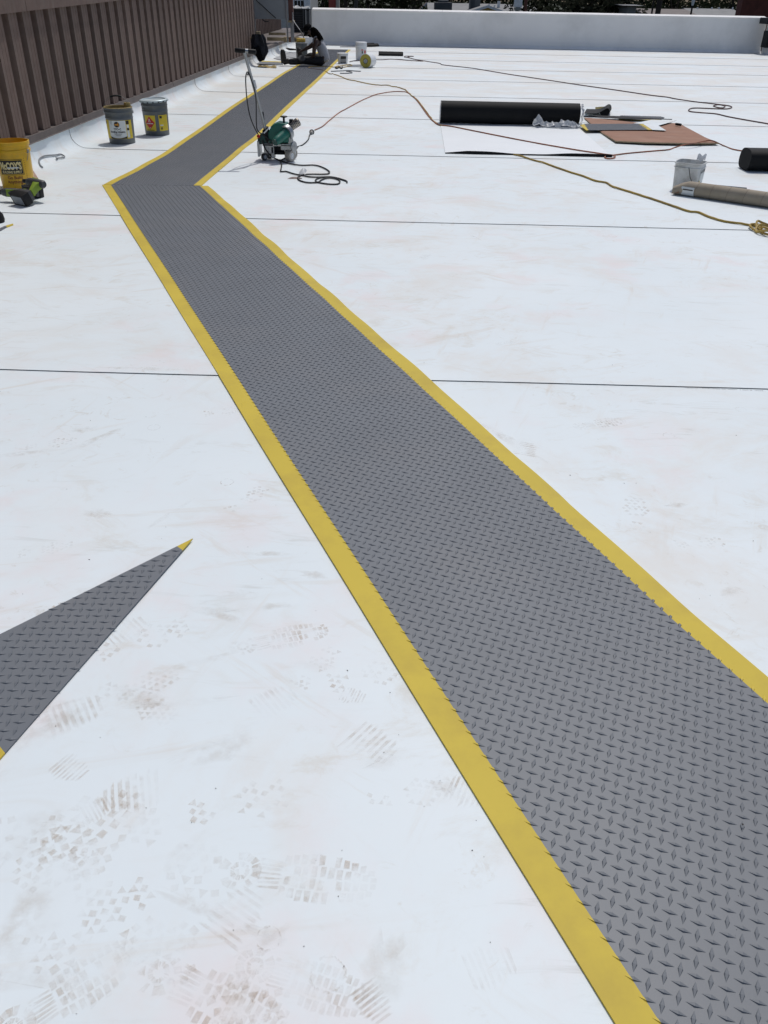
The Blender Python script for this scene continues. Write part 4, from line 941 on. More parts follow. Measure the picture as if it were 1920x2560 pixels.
MB().tube([(0.02, -0.135, 0.205), (0.05, -0.15, 0.13), (0.09, -0.16, 0.07), (0.13, -0.14, 0.09)], 0.003, 6).build('bail_handle', M_BLACK, t, smooth=True)
MB().grid(lambda u, v: (0.03+0.07*u, 0.06+0.02*v+0.03*u, 0.24+0.05*v+0.012*math.sin(9*u)), 6, 4).build('plastic_liner', M_FILM, t, fix=False)
# cardboard tube
t = thing('cardboard_tube', 'long tan cardboard tube with a crushed end and white sticker, at the right edge', 'tube')
TR = 0.060; A = gp(1680, 488); B = gp(1920, 524); A.z = B.z = 0.0; dr = (B-A).normalized(); px_ = Vector((-dr.y, dr.x, 0)); A = A+px_*TR*0.85
mb = MB(); n = 32; rings = []
Ls = [0.0, 0.03, 0.07, 0.12, 0.3, 0.6, 1.0, 1.5, 2.0]
for s in Ls:
    cr = max(0, 1-s/0.10)
    for k in range(n):
        a = 2*math.pi*k/n; r = TR*(1+0.04*cr*math.sin(3*a+1)); zz = TR+0.006+r*math.sin(a)*(1-0.42*cr)-TR*0.40*cr; rings.append(A+dr*s+px_*r*math.cos(a)*(1+0.22*cr)+Vector((0, 0, zz)))
mb.add(rings, [(i*n+k, i*n+(k+1) % n, (i+1)*n+(k+1) % n, (i+1)*n+k) for i in range(len(Ls)-1) for k in range(n)])
mb.add([rings[k]+dr*0.02+(A+dr*0.02+Vector((0, 0, TR*0.62))-rings[k])*0.14 for k in range(n)]+[rings[k] for k in range(n)], [(k, (k+1) % n, n+(k+1) % n, n+k) for k in range(n)])
mb.build('wall', M_TUBE, t, smooth=True, fix=False)
mb = MB(); mb.add([A+dr*0.06+(rings[k]-A)*0.9+Vector((0, 0, 0.004)) for k in range(n)], [tuple(range(n))]); mb.build('bore', mat('tube_inside', (0.16, 0.11, 0.08), 0.9), t, fix=False)
M_SEAMT = mat('tube_seam', (0.13, 0.10, 0.075), 0.9)
for s in (0.20, 0.335, 0.475, 0.62, 0.77, 0.93, 1.08, 1.25, 1.42):
    mb = MB(); pts = []
    for k in range(n+1):
        a = 2*math.pi*k/n; pts.append(A+dr*(s+0.03*math.sin(a)*0.4)+px_*(TR+0.0004)*math.cos(a)+Vector((0, 0, TR+0.006+(TR+0.0004)*math.sin(a))))
    mb.tube(pts, 0.0011, 4, caps=False); mb.build('spiral_joint', M_SEAMT, t, fix=False)
mb = MB(); mb.grid(lambda u, v: A+dr*(0.075+0.115*u)+px_*(TR+0.0022)*math.cos(math.pi+R(-22+75*v))+Vector((0, 0, TR+0.004+(TR+0.0022)*math.sin(math.pi+R(-22+75*v)))), 4, 10); mb.build('sticker', M_WLAB, t, fix=False)
mb = MB(); mb.grid(lambda u, v: A+dr*(0.09+0.09*u)+px_*(TR+0.0032)*math.cos(math.pi+R(-5+9*v))+Vector((0, 0, TR+0.004+(TR+0.0032)*math.sin(math.pi+R(-5+9*v)))), 4, 3); mb.build('sticker_print', M_BLAB, t, fix=False)
# flap of torn card at the crushed end
MB().add([A-dr*0.01+px_*-0.05+Vector((0, 0, 0.012)), A+dr*0.06+px_*-0.066+Vector((0, 0, 0.03)), A+dr*0.06+px_*-0.060+Vector((0, 0, 0.055)), A-dr*0.012+px_*-0.02+Vector((0, 0, 0.055))], [(0, 1, 2, 3)]).build('torn_flap', M_CARD, t, fix=False)
t = thing('metal_square', 'thin dark metal bar with a short bent end behind the cardboard tube', 'tool')
q = [gp(*p) for p in ((1754, 461), (1866, 471.5), (1868, 478), (1866, 484), (1852, 482), (1853, 474), (1754, 463.5))]
MB().prism([(p.x, p.y) for p in q], lambda p: sheet_z(p[1])+0.001, lambda p: sheet_z(p[1])+0.006).build('blade', mat('dark_steel', (0.035, 0.045, 0.045), 0.5, 0.4), t)

# ------------------------------------------------------------------ extension cords
cordA = [(787, 325), (806, 316), (822, 302), (847, 282), (867, 271), (900, 253), (920, 244), (937, 237), (960, 232), (984, 229), (1004, 229), (1018, 231), (1034, 243), (1047, 257), (1070, 289), (1086, 305), (1099, 312), (1130, 316), (1180, 326), (1253, 340.5), (1331, 355.6), (1437, 374), (1490, 382), (1512, 385.5), (1532, 388), (1538, 392), (1530, 396), (1518, 396), (1512, 393), (1518, 389), (1540, 387), (1571, 383), (1637, 377), (1671, 374), (1690, 367.6), (1715, 360.6), (1737, 358), (1765, 352), (1782, 352), (1809, 364), (1837, 374), (1884, 380), (1925, 381)]
pts = []
for i, p in enumerate(cordA):
    q = gp(*p); z = sheet_z(q.y)+0.0075
    if 16 <= i <= 25: z += 0.004+0.0
    if 1700 < p[0] < 1800: z += 0.040 if p[0] > 1710 else 0.02
    q = gp(p[0], p[1], z); pts.append(q)
cord('extension_cord', 'rusty orange extension cord running from the welder over the white sheet and cardboard', None, 0.0072, M_ORANGE, pts3=pts, sub=6)
cordB = [(808, 177), (816, 181), (824, 186), (834, 187), (847, 191), (870, 200), (891, 204), (921, 211), (948, 214.5), (967, 214.5), (982, 218), (992, 219), (1004, 222.6), (1014, 227), (1027, 239), (1044, 252), (1062, 276), (1080, 300), (1094, 312), (1103, 316)]
cord('extension_cord', 'twisted yellow-brown cord running from the seated worker to the black roll', cordB, 0.0078, M_YCORD, wob=0.012)
cordB2 = [(1284, 389.5), (1301, 393), (1331, 402), (1361, 410), (1385, 419), (1425, 433), (1460, 444), (1488, 455), (1515, 460), (1532, 470), (1560, 478.6), (1599, 491), (1654, 509), (1696, 524), (1723, 532.6), (1746, 535), (1771, 546), (1807, 557), (1854, 564), (1887, 570), (1900, 571)]
cord('extension_cord', 'thick yellow extension cord lying diagonally from under the white sheet to the right edge', cordB2, 0.0085, M_YCORD, wob=0.004)
pts = []
rc = random.Random(5); C0 = gp(1915, 581)
for k in range(46):
    a = k*0.55; r1 = 0.085+0.03*math.sin(k*0.9); pts.append((C0.x+0.02+r1*1.15*math.cos(a)+0.012*rc.uniform(-1, 1), C0.y+r1*1.5*math.sin(a)+0.012*rc.uniform(-1, 1), sheet_z(C0.y)+0.010+0.050*k/46*(0.5+0.5*math.sin(k*1.7))))
cord('cord_coil', 'heap of coiled yellow cord at the right edge', None, 0.0085, M_YCORD, pts3=pts, sub=4)
cordC = [(874, 156), (882, 154), (901, 153), (933, 150.6), (955, 150.6), (975, 149), (997, 150), (1019, 152), (1053, 154), (1058, 153), (1048, 152), (1022, 146), (1011, 144), (1014, 141.6), (1034, 142), (1020, 143), (1024, 146), (1040, 150), (1061, 153.4), (1073, 155.5), (1100, 160), (1110, 164), (1180, 172), (1242, 182), (1284, 189), (1340, 197.5), (1450, 214), (1540, 227), (1626, 240), (1668, 245), (1687, 249), (1737, 256), (1782, 261), (1820, 266), (1829, 270), (1818, 274), (1793, 274), (1737, 272), (1722, 276), (1726, 281), (1754, 284), (1790, 287), (1820, 294), (1862, 302), (1925, 313)]
cord('extension_cord', 'long dark red cord winding across the back of the roof to the right edge', cordC, 0.0085, M_RCORD)
cord('cord_loop', 'small loop of dark red cord lying beside the long cord at right', [(1783, 266), (1790, 264), (1800, 263.6), (1812, 267), (1808, 271), (1797, 271), (1786, 268), (1783, 266)], 0.008, M_RCORD)
cordD = [(770, 171), (778, 169), (787, 167.6), (805, 168), (820, 167.6), (835, 169), (849, 167), (861, 165), (873, 163), (880, 165), (866, 168), (850, 171), (838, 169), (846, 166)]
cord('extension_cord', 'knotted yellow cord beside the seated worker', cordD, 0.0095, M_YCORD)
cord('extension_cord', 'dark end of the yellow cord lying across the walkway in front of the worker', [(770, 171), (782, 173), (795, 175), (808, 177)], 0.0085, M_RCORD)
cord('plug', 'black plug knot where the yellow cords join beside the worker', [(838, 170), (842, 173), (848, 170), (854, 173), (856, 169)], 0.014, M_BLACK, 'plug')
for px_s, lb in (([(828, 180), (850, 179), (870, 178), (886, 179), (902, 180)], 'thin grey trimming on the roof right of the walkway, nearer the parapet'), ([(850, 185), (866, 185), (880, 184), (876, 181), (866, 180)], 'short hooked grey trimming on the roof right of the walkway')):
    cord('membrane_trimming', lb, px_s, 0.010, mat('grey_strip', (0.20, 0.21, 0.22), 0.6), 'trimming')

# ------------------------------------------------------------------ hot-air welder on wheels
MO = gp(691, 400); MO.z = sheet_z(MO.y)
mw = thing('hot_air_welder', 'green and silver hot-air roof welding machine on wheels with a tall handle beside the walkway', 'welder', MO)
S_ = 0.00086
def wl(px, py, y=0.0): return Vector(((px-640)*S_, y, max(0.0, (1462-py)*S_)))
chs = MB()
chs.box((0.035, 0.0, 0.155), (0.31, 0.20, 0.022)); chs.box((0.13, -0.085, 0.135), (0.13, 0.03, 0.05)); chs.box((-0.06, -0.09, 0.12), (0.10, 0.02, 0.09)); chs.box((-0.02, -0.05, 0.085), (0.03, 0.10, 0.11)); chs.box((0.10, 0.02, 0.10), (0.012, 0.16, 0.10)); chs.box((-0.07, 0.02, 0.07), (0.10, 0.03, 0.05))
chs.build('chassis', M_ALU, mw, bevel=0.004)
MB().box((-0.163, -0.02, 0.115), (0.022, 0.17, 0.145)).build('side_plate', M_STEEL, mw, bevel=0.003)
und = MB(); und.box((0.04, 0.02, 0.10), (0.14, 0.12, 0.06)); und.tube([(-0.03, -0.06, 0.075), (0.10, -0.06, 0.075)], 0.016, 10); und.build('underframe', M_BLACK, mw, bevel=0.003)
# drive housing: faceted green hood
hp = [(-0.060, 0.175), (-0.060, 0.265), (-0.020, 0.335), (0.045, 0.362), (0.130, 0.352), (0.165, 0.300), (0.165, 0.175)]
hood = MB().prism(hp, -0.085, 0.085); hood.v = [Vector((p.x, p.z, p.y)) for p in hood.v]; hood.build('motor_hood', M_GREEN, mw, bevel=0.014, smooth=True, bseg=3)
dp = MB().box((-0.075, -0.035, 0.285), (0.075, 0.10, 0.012), Matrix.Rotation(R(-42), 3, 'Y')); dp.build('control_panel', M_WHITEP, mw, bevel=0.002)
MB().box((-0.079, -0.04, 0.293), (0.045, 0.05, 0.006), Matrix.Rotation(R(-42), 3, 'Y')).build('panel_print', M_BLACK, mw)
MB().prism([(-0.165, 0.15), (-0.165, 0.235), (-0.12, 0.27), (-0.07, 0.25), (-0.07, 0.15)], -0.07, 0.07)
rear = MB().prism([(-0.172, 0.155), (-0.172, 0.215), (-0.13, 0.262), (-0.075, 0.245), (-0.075, 0.155)], -0.075, 0.075); rear.v = [Vector((p.x, p.z, p.y)) for p in rear.v]; rear.build('rear_housing', mat('dark_green_enamel', (0.006, 0.05, 0.04), 0.45), mw, bevel=0.008, smooth=True)
MB().lathe([(0.0, 0.0), (0.016, 0.0), (0.014, 0.018), (0.0, 0.020)], 14, c=wl(458, 1195, -0.076), axis=(-0.3, -1, 0.3)).build('red_switch', mat('red_plastic', (0.55, 0.03, 0.02), 0.4), mw, smooth=True)
# blower motor pointing towards the viewer
b0 = wl(785, 1150, -0.06); b1 = wl(668, 1232, -0.215); ax_ = (b1-b0); Lb = ax_.length
MB().lathe([(0.0, -0.02), (0.056, -0.02), (0.056, 0.025), (0.047, 0.05), (0.043, Lb*0.72), (0.036, Lb*0.95), (0.030, Lb), (0.0, Lb)], 22, c=b0, axis=ax_).build('blower_motor', M_GREEN, mw, smooth=True, angle=35)
MB().lathe([(0.0, 0.0), (0.0315, 0.0), (0.0315, 0.012), (0.0, 0.014)], 18, c=b1-ax_.normalized()*0.010, axis=ax_).build('motor_cap', mat('dark_green_enamel', (0.006, 0.05, 0.04), 0.45), mw, smooth=True)
MB().lathe([(0.060, -0.028), (0.076, -0.028), (0.080, -0.005), (0.076, 0.018), (0.060, 0.018)], 30, c=b0, axis=ax_).build('blower_ring', M_STEEL, mw, smooth=True, angle=35)
# bracket plate sweeping from the ring down to the front disc
bp_ = [wl(745, 1105), wl(800, 1105), wl(838, 1150), wl(868, 1240), wl(862, 1300), wl(800, 1270), wl(815, 1180)]
br = MB().prism([(p.x, p.z) for p in bp_], 0.055, 0.085); br.v = [Vector((p.x, -p.z, p.y)) for p in br.v]; br.build('side_bracket', M_ALU, mw, bevel=0.006, smooth=True)
# perforated heating tube
h0 = wl(795, 1115, 0.01); h1 = wl(930, 1035, 0.01); hx = (h1-h0).normalized(); hl = (h1-h0).length
M_HT = mat('heat_tube_steel', (0.42, 0.38, 0.33), 0.4, 0.75, var=0.2, scale=20)
ht = MB().lathe([(0.0, 0.0), (0.040, 0.0), (0.040, hl-0.004), (0.037, hl), (0.030, hl), (0.028, hl-0.03), (0.0, hl-0.03)], 24, c=h0, axis=hx).build('heater_tube', M_HT, mw, smooth=True, angle=35)
sx = Vector((0, 0, 1)).rotation_difference(hx)
for i in range(6):
    for k in range(12):
        a = 2*math.pi*(k+(0.5 if i % 2 else 0))/12; c = h0+hx*(0.045+0.0155*i)+(sx @ Vector((math.cos(a), math.sin(a), 0)))*0.0402
        nrm = (sx @ Vector((math.cos(a), math.sin(a), 0)))
        if nrm.y > 0.5: continue
        MB().lathe([(0.0, 0.0006), (0.0056, 0.0005), (0.0056, -0.002)], 8, c=c, axis=nrm).build('vent_hole', M_BLACK, ht, fix=False)
MB().box(wl(835, 1040, 0.01), (0.036, 0.05, 0.045)).build('tube_clamp', M_BLACK, mw, bevel=0.005)
kn = MB().tube([wl(752, 1048), wl(752, 995)], 0.011, 10).lathe([(0.0, -0.006), (0.014, -0.006), (0.036, 0.0), (0.037, 0.007), (0.030, 0.011), (0.0, 0.012)], 20, c=wl(752, 992)); kn.build('tee_knob', M_BLACK, mw, smooth=True)
def wheel(c, r, w, nm, tyre, axis=(0.82, -0.57, 0)):
    a = Vector(axis).normalized()
    o = MB().lathe([(r*0.55, -w/2), (r*0.93, -w/2), (r, -w/2+0.005), (r, w/2-0.005), (r*0.93, w/2), (r*0.55, w/2)], 30, c=c, axis=a).build(nm, tyre, mw, smooth=True, angle=35)
    MB().lathe([(0.0, w/2-0.002), (r*0.25, w/2+0.003), (r*0.28, w/2-0.004), (r*0.72, w/2-0.003), (r*0.78, w/2+0.002), (r*0.8, w/2-0.02), (0.0, w/2-0.03)], 24, c=c, axis=a).build('hub', M_WHITEP, o, smooth=True, angle=35)
M_TYRE = mat('silicone_tyre', (0.43, 0.39, 0.33), 0.7, var=0.1, dirt=(0.25, 0.23, 0.2), dscale=20, damt=0.6)
wheel(Vector(((822-640)*S_, -0.08, 0.054)), 0.054, 0.062, 'front_wheel', M_TYRE)
wheel(Vector(((822-640)*S_, 0.075, 0.054)), 0.054, 0.062, 'front_wheel', M_TYRE)
wheel(Vector(((508-640)*S_, -0.06, 0.036)), 0.036, 0.03, 'castor_wheel', M_RUBBER)
wheel(Vector(((545-640)*S_, 0.07, 0.036)), 0.036, 0.03, 'castor_wheel', M_RUBBER)
MB().lathe([(0.0, 0.006), (0.012, 0.008), (0.015, 0.004), (0.045, 0.004), (0.050, 0.0), (0.050, -0.010), (0.0, -0.010)], 26, c=wl(872, 1298, -0.07), axis=(0.88, -0.48, 0)).build('guide_disc', M_STEEL, mw, smooth=True, angle=35)
# handle: pole, grip, clamps
pb = at(665.6, 322, MO.y-0.02)-MO; ptp = at(611, 131, MO.y-0.20)-MO
MB().tube([pb-Vector((0, 0, 0.08))+Vector((0.012, 0, 0)), ptp], 0.0145, 14).build('handle_pole', M_STEEL, mw, smooth=True)
gl = at(587, 125, MO.y-0.20)-MO; gr = at(640, 130, MO.y-0.19)-MO; gd = (gr-gl).normalized()
MB().tube([gl, gl+gd*0.006, gl+gd*0.10], [0.016, 0.021, 0.021], 16).build('handle_grip', M_BLACK, mw, smooth=True, angle=50)
MB().tube([gr, gr-gd*0.006, gl+gd*0.128], [0.016, 0.021, 0.021], 16).build('handle_grip', M_BLACK, mw, smooth=True, angle=50)
MB().tube([gl+gd*0.099, gl+gd*0.129], 0.0195, 16).build('grip_clamp', M_STEEL, mw, smooth=True)
pd = (ptp-pb)
MB().tube([pb-pd*0.10, pb+pd*0.02], 0.028, 12).build('pole_socket', M_BLACK, mw, smooth=True)
sk = MB().box(pb+Vector((0.005, -0.02, -0.06)), (0.055, 0.07, 0.12), Matrix.Rotation(R(-14), 3, 'Y')); sk.build('socket_block', M_BLACK, mw, bevel=0.008)
tagp = pb+pd*0.60; MB().box(tagp+Vector((0.018, -0.012, 0)), (0.022, 0.008, 0.075), Matrix.Rotation(R(-14), 3, 'Y')).build('rating_tag', M_WHITEP, mw, bevel=0.002)
lv = pb+pd*0.17; MB().tube([lv+Vector((0.012, -0.01, -0.03)), lv+Vector((0.008, -0.02, 0.045))], 0.006, 8).build('lock_lever', M_BLACK, mw, smooth=True)
ck = pb+pd*0.73; MB().tube([ck, ck+Vector((-0.022, -0.02, 0.0)), ck+Vector((-0.026, -0.022, -0.012))], 0.009, 8).build('cable_clip', M_STEEL, mw, smooth=True)
# cables of the machine
Yc = MO.y-0.19
def cc(x, y, Y): return at(560+x*0.205, 100+y*0.205, Y)-MO
MB().tube(smooth_path([cc(285, 385, Yc), cc(268, 430, Yc), cc(265, 520, Yc), cc(280, 720, Yc+0.02), cc(318, 930, Yc+0.05), cc(385, 1095, Yc+0.10), cc(445, 1195, Yc+0.14), cc(470, 1220, Yc+0.16)], 6), 0.0058, 8).build('power_cable', M_RUBBER, mw, smooth=True)
MB().tube(smooth_path([cc(290, 385, Yc), cc(320, 450, Yc), cc(368, 590, Yc), cc(392, 750, Yc+0.02), cc(394, 1000, Yc+0.06), cc(412, 1105, Yc+0.10), cc(500, 1175, Yc+0.10), cc(600, 1255, Yc+0.08)], 6), 0.0058, 8).build('power_cable', M_RUBBER, mw, smooth=True)
def cg(x, y, z=0.0):
    p = gp(560+x*0.205, 100+y*0.205, 0.012+z); return p-MO
loop = [cc(470, 1220, MO.y-0.10), cc(490, 1300, MO.y-0.11), cc(530, 1365, MO.y-0.13)]+[cg(*p) for p in ((600, 1430), (690, 1472), (780, 1500), (860, 1518), (960, 1528), (1080, 1525), (1160, 1537), (1240, 1570), (1285, 1605), (1270, 1630), (1200, 1637), (1090, 1636), (980, 1640), (915, 1662), (900, 1685), (925, 1712), (1000, 1735), (1080, 1740), (1150, 1732), (1190, 1705), (1250, 1685), (1330, 1685), (1400, 1705), (1412, 1735), (1380, 1757), (1290, 1758), (1190, 1745), (1130, 1730), (1115, 1712), (1140, 1690), (1210, 1674), (1310, 1674), (1400, 1690), (1460, 1708), (1497, 1722), (1500, 1738))]
MB().tube(smooth_path(loop, 5), 0.0068, 8).build('power_cable', M_RUBBER, mw, smooth=True)
MB().tube(smooth_path([cg(*p) for p in ((790, 1415), (750, 1435), (705, 1462), (690, 1480), (703, 1515), (698, 1560), (690, 1598), (712, 1604), (760, 1603), (830, 1625), (890, 1640), (960, 1652), (1040, 1668), (1150, 1672), (1280, 1668), (1380, 1682), (1480, 1712))], 5), 0.0068, 8).build('power_cable', M_RUBBER, mw, smooth=True)
MB().tube(smooth_path([Vector((0.16, 0.02, 0.11))]+[cg(*p) for p in ((900, 1300), (950, 1283), (1000, 1245), (1032, 1205), (1042, 1165), (1065, 1135))], 5), 0.0068, 8).build('power_cable', M_RUBBER, mw, smooth=True)
pg = cg(1068, 1140)
pl_ = thing('cord_connector', 'clear and black plug joining the welder lead to the orange cord', 'plug', pg+MO+Vector((0, 0, 0.012)))
pax = (gp(790, 322)-gp(776, 338)); pax.z = 0; pax.normalize()
MB().lathe([(0.0, -0.045), (0.012, -0.045), (0.020, -0.02), (0.024, 0.0), (0.024, 0.03), (0.0, 0.03)], 16, axis=pax).build('plug_body', mat('smoky_plastic', (0.26, 0.25, 0.23), 0.3), pl_, smooth=True)
MB().lathe([(0.024, 0.012), (0.031, 0.014), (0.031, 0.028), (0.024, 0.03)], 18, axis=pax).build('lock_ring', M_BLACK, pl_, smooth=True)
# scraps of plastic film and lint caught in the cable
crumple('plastic_scrap', 'dirty scrap of clear film caught in the loops of black cable', lambda u, v: gp(560+(900+90*u+20*v)*0.205, 100+(1660-20*v)*0.205)+Vector((0, 0, 0.012+0.045*v*(0.4+0.6*math.sin(u*3.1)))), 12, 8, 0.016, 5)
tag(crumple('lint_scrap', None, lambda u, v: gp(560+(770+190*u)*0.205, 100+(1700-22*v*math.sin(3.1*u))*0.205)+Vector((0, 0, 0.004+0.012*math.sin(u*3.1)*math.sin(v*3.1))), 16, 6, 0.006, 9), 'brownish lint and trimmings lying in the cable loop', 'trimming').data.materials[0] = mat('brown_lint', (0.25, 0.20, 0.18), 0.9, var=0.3, scale=40)

# ------------------------------------------------------------------ seated worker
M_SKIN = mat('dark_skin', (0.034, 0.016, 0.011), 0.5, var=0.12, scale=9)
M_TANK = mat('grey_tank_top', (0.30, 0.31, 0.34), 0.85, var=0.1, scale=12, bump=0.4, bscale=16)
M_PANTS = mat('black_trousers', (0.010, 0.011, 0.014), 0.85, var=0.25, scale=10, bump=0.4, bscale=14)
M_BOOT = mat('dark_work_boot', (0.022, 0.019, 0.016), 0.7, var=0.3, scale=14)
M_HAIR = mat('black_hair', (0.004, 0.004, 0.004), 0.95, spec=0.05, var=0.2, scale=30)
M_CAP = mat('black_cap', (0.006, 0.006, 0.007), 0.95, spec=0.05)
M_PATCH = mat('worn_knee', (0.055, 0.058, 0.062), 0.85, var=0.3, scale=14)
W0 = Vector((-1.96, 21.72, sheet_z(21.7)+PAD_T+0.004))
man = thing('person', 'person in grey tank top, black cap and dark trousers sitting on the walkway, bent forward', 'person', W0)
ZS = 0.885
def skin_mesh(name, joints, edges, material, parent, sub=2, root=0):
    me = bpy.data.meshes.new(name); me.from_pydata([(j[0][0], j[0][1], j[0][2]*ZS) for j in joints], edges, []); o = bpy.data.objects.new(name, me); COL.objects.link(o)
    sk_ = o.modifiers.new('skin', 'SKIN'); sk_.use_smooth_shade = True; sk_.branch_smoothing = 0.4
    for i, j in enumerate(joints):
        r = j[1] if isinstance(j[1], tuple) else (j[1], j[1]); me.skin_vertices[0].data[i].radius = r; me.skin_vertices[0].data[i].use_root = (i == root)
    ss = o.modifiers.new('sub', 'SUBSURF'); ss.levels = ss.render_levels = sub
    dg = bpy.context.evaluated_depsgraph_get(); out = bpy.data.meshes.new_from_object(o.evaluated_get(dg))
    bpy.data.objects.remove(o); bpy.data.meshes.remove(me)
    out.materials.clear(); out.materials.append(material); out.name = name
    out.polygons.foreach_set('use_smooth', [True]*len(out.polygons))
    return link(name, out, parent)
# local axes: he faces -x, y away from the camera, z up; his left side is towards the camera
pel = (0.0, 0, 0.115)
def hand(joints, edges, w_i, wrist, fwd, down):
    """palm with four fingers and a thumb, each its own chain"""
    fwd = Vector(fwd).normalized(); down = Vector(down).normalized(); side = fwd.cross(down).normalized()
    b = len(joints); palm = Vector(wrist)+fwd*0.055; joints.append((tuple(palm), (0.026, 0.016))); edges.append((w_i, b))
    for k, (o, L) in enumerate(((-0.027, 0.068), (-0.009, 0.080), (0.009, 0.075), (0.026, 0.058))):
        k0 = palm+fwd*0.028+side*o; k1 = k0+(fwd*0.75+down*0.65).normalized()*L*0.5; k2 = k1+(fwd*0.25+down).normalized()*L*0.5
        i0 = len(joints); joints += [(tuple(k0), 0.0095), (tuple(k1), 0.0085), (tuple(k2), 0.007)]; edges += [(b, i0), (i0, i0+1), (i0+1, i0+2)]
    t0 = Vector(wrist)+fwd*0.03+side*-0.034; t1 = t0+(fwd*0.6+down*0.5-side*0.5).normalized()*0.035; t2 = t1+(fwd*0.8+down*0.5).normalized()*0.028
    i0 = len(joints); joints += [(tuple(t0), 0.011), (tuple(t1), 0.0095), (tuple(t2), 0.008)]; edges += [(w_i, i0), (i0, i0+1), (i0+1, i0+2)]
J = [(pel, (0.125, 0.105)), ((-0.015, 0, 0.27), (0.115, 0.10)), ((-0.075, 0, 0.43), (0.14, 0.115)), ((-0.145, 0, 0.56), (0.125, 0.10)), ((-0.205, 0, 0.645), (0.058, 0.058)), ((-0.255, 0, 0.70), (0.052, 0.052)), ((-0.305, 0, 0.765), (0.088, 0.080)), ((-0.352, 0, 0.805), (0.080, 0.074)),
     # left (near) arm: hanging down, hand in the lap
     ((-0.150, -0.165, 0.585), 0.066), ((-0.205, -0.225, 0.41), 0.052), ((-0.215, -0.20, 0.30), 0.046), ((-0.260, -0.16, 0.19), 0.034),
     # right (far) arm: reaching forward to the boot
     ((-0.155, 0.165, 0.575), 0.066), ((-0.335, 0.20, 0.425), 0.050), ((-0.42, 0.20, 0.385), 0.043), ((-0.535, 0.19, 0.325), 0.032),
     # left leg straight out along the roof
     ((-0.05, -0.10, 0.115), (0.095, 0.095)), ((-0.28, -0.115, 0.115), (0.088, 0.088)), ((-0.475, -0.12, 0.125), 0.066), ((-0.66, -0.115, 0.085), 0.062), ((-0.86, -0.11, 0.075), 0.042),
     # right leg turned outwards away from the camera
     ((-0.05, 0.10, 0.12), (0.095, 0.095)), ((-0.22, 0.27, 0.16), (0.086, 0.086)), ((-0.36, 0.42, 0.19), 0.066), ((-0.47, 0.58, 0.13), 0.060), ((-0.585, 0.74, 0.075), 0.042)]
E_ = [(0, 1), (1, 2), (2, 3), (3, 4), (4, 5), (5, 6), (6, 7), (3, 8), (8, 9), (9, 10), (10, 11), (3, 12), (12, 13), (13, 14), (14, 15), (0, 16), (16, 17), (17, 18), (18, 19), (19, 20), (0, 21), (21, 22), (22, 23), (23, 24), (24, 25)]
hand(J, E_, 11, J[11][0], (-0.75, 0.25, -0.6), (-0.1, 0.1, -1)); hand(J, E_, 15, J[15][0], (-0.9, -0.1, -0.45), (0.1, 0, -1))
body = skin_mesh('body', J, E_, M_SKIN, man)
# face on the bowed head
hc = Vector((-0.338, 0, 0.795*ZS)); fdir = Vector((-0.72, 0, -0.69)).normalized(); upd = Vector((-0.69, 0, 0.72))
def fp(f, s, u): return hc+fdir*f+Vector((0, s, 0))+upd*u
MB().tube([fp(0.080, 0, 0.020), fp(0.098, 0, -0.018), fp(0.078, 0, -0.028)], [0.008, 0.014, 0.010], 8).build('nose', M_SKIN, man, smooth=True)
for s in (-1, 1):
    MB().lathe([(0, -0.010), (0.008, -0.007), (0.011, 0), (0.008, 0.007), (0, 0.010)], 10, c=fp(0.072, s*0.031, 0.020), axis=fdir).build('eye', M_WHITEP, man, smooth=True)
    MB().lathe([(0, -0.012), (0.018, -0.010), (0.022, 0), (0.018, 0.010), (0, 0.012)], 12, c=fp(-0.005, s*0.088, -0.005), axis=(0.2, s, 0)).build('ear', M_SKIN, man, smooth=True)
MB().tube([fp(0.074, -0.024, -0.056), fp(0.086, 0, -0.054), fp(0.074, 0.024, -0.056)], 0.007, 8).build('mouth', mat('lip', (0.07, 0.025, 0.022), 0.5), man, smooth=True)
MB().tube([fp(0.045, 0, -0.055), fp(0.050, 0, -0.085), fp(0.030, 0, -0.105)], [0.05, 0.042, 0.03], 12).build('beard', M_HAIR, man, smooth=True)
# cap with brim
cap_c = hc+upd*0.025-fdir*0.008
MB().lathe([(0.102, -0.005), (0.106, 0.02), (0.099, 0.06), (0.072, 0.095), (0.03, 0.112), (0.0, 0.115)], 24, c=cap_c, axis=upd).build('cap_crown', M_CAP, man, smooth=True)
mb = MB()
def brim(u, v):
    a = R(-62+124*u); r = 0.098+0.085*v*math.cos(a*0.9); return cap_c+fdir*(r*math.cos(a))+Vector((0, r*math.sin(a), 0))+upd*(0.004-0.02*v-0.02*(math.sin(a)**2))
mb.grid(brim, 14, 4); mb.grid(lambda u, v: brim(u, v)-upd*0.006, 14, 4); mb.build('cap_brim', M_CAP, man, smooth=True, fix=False)
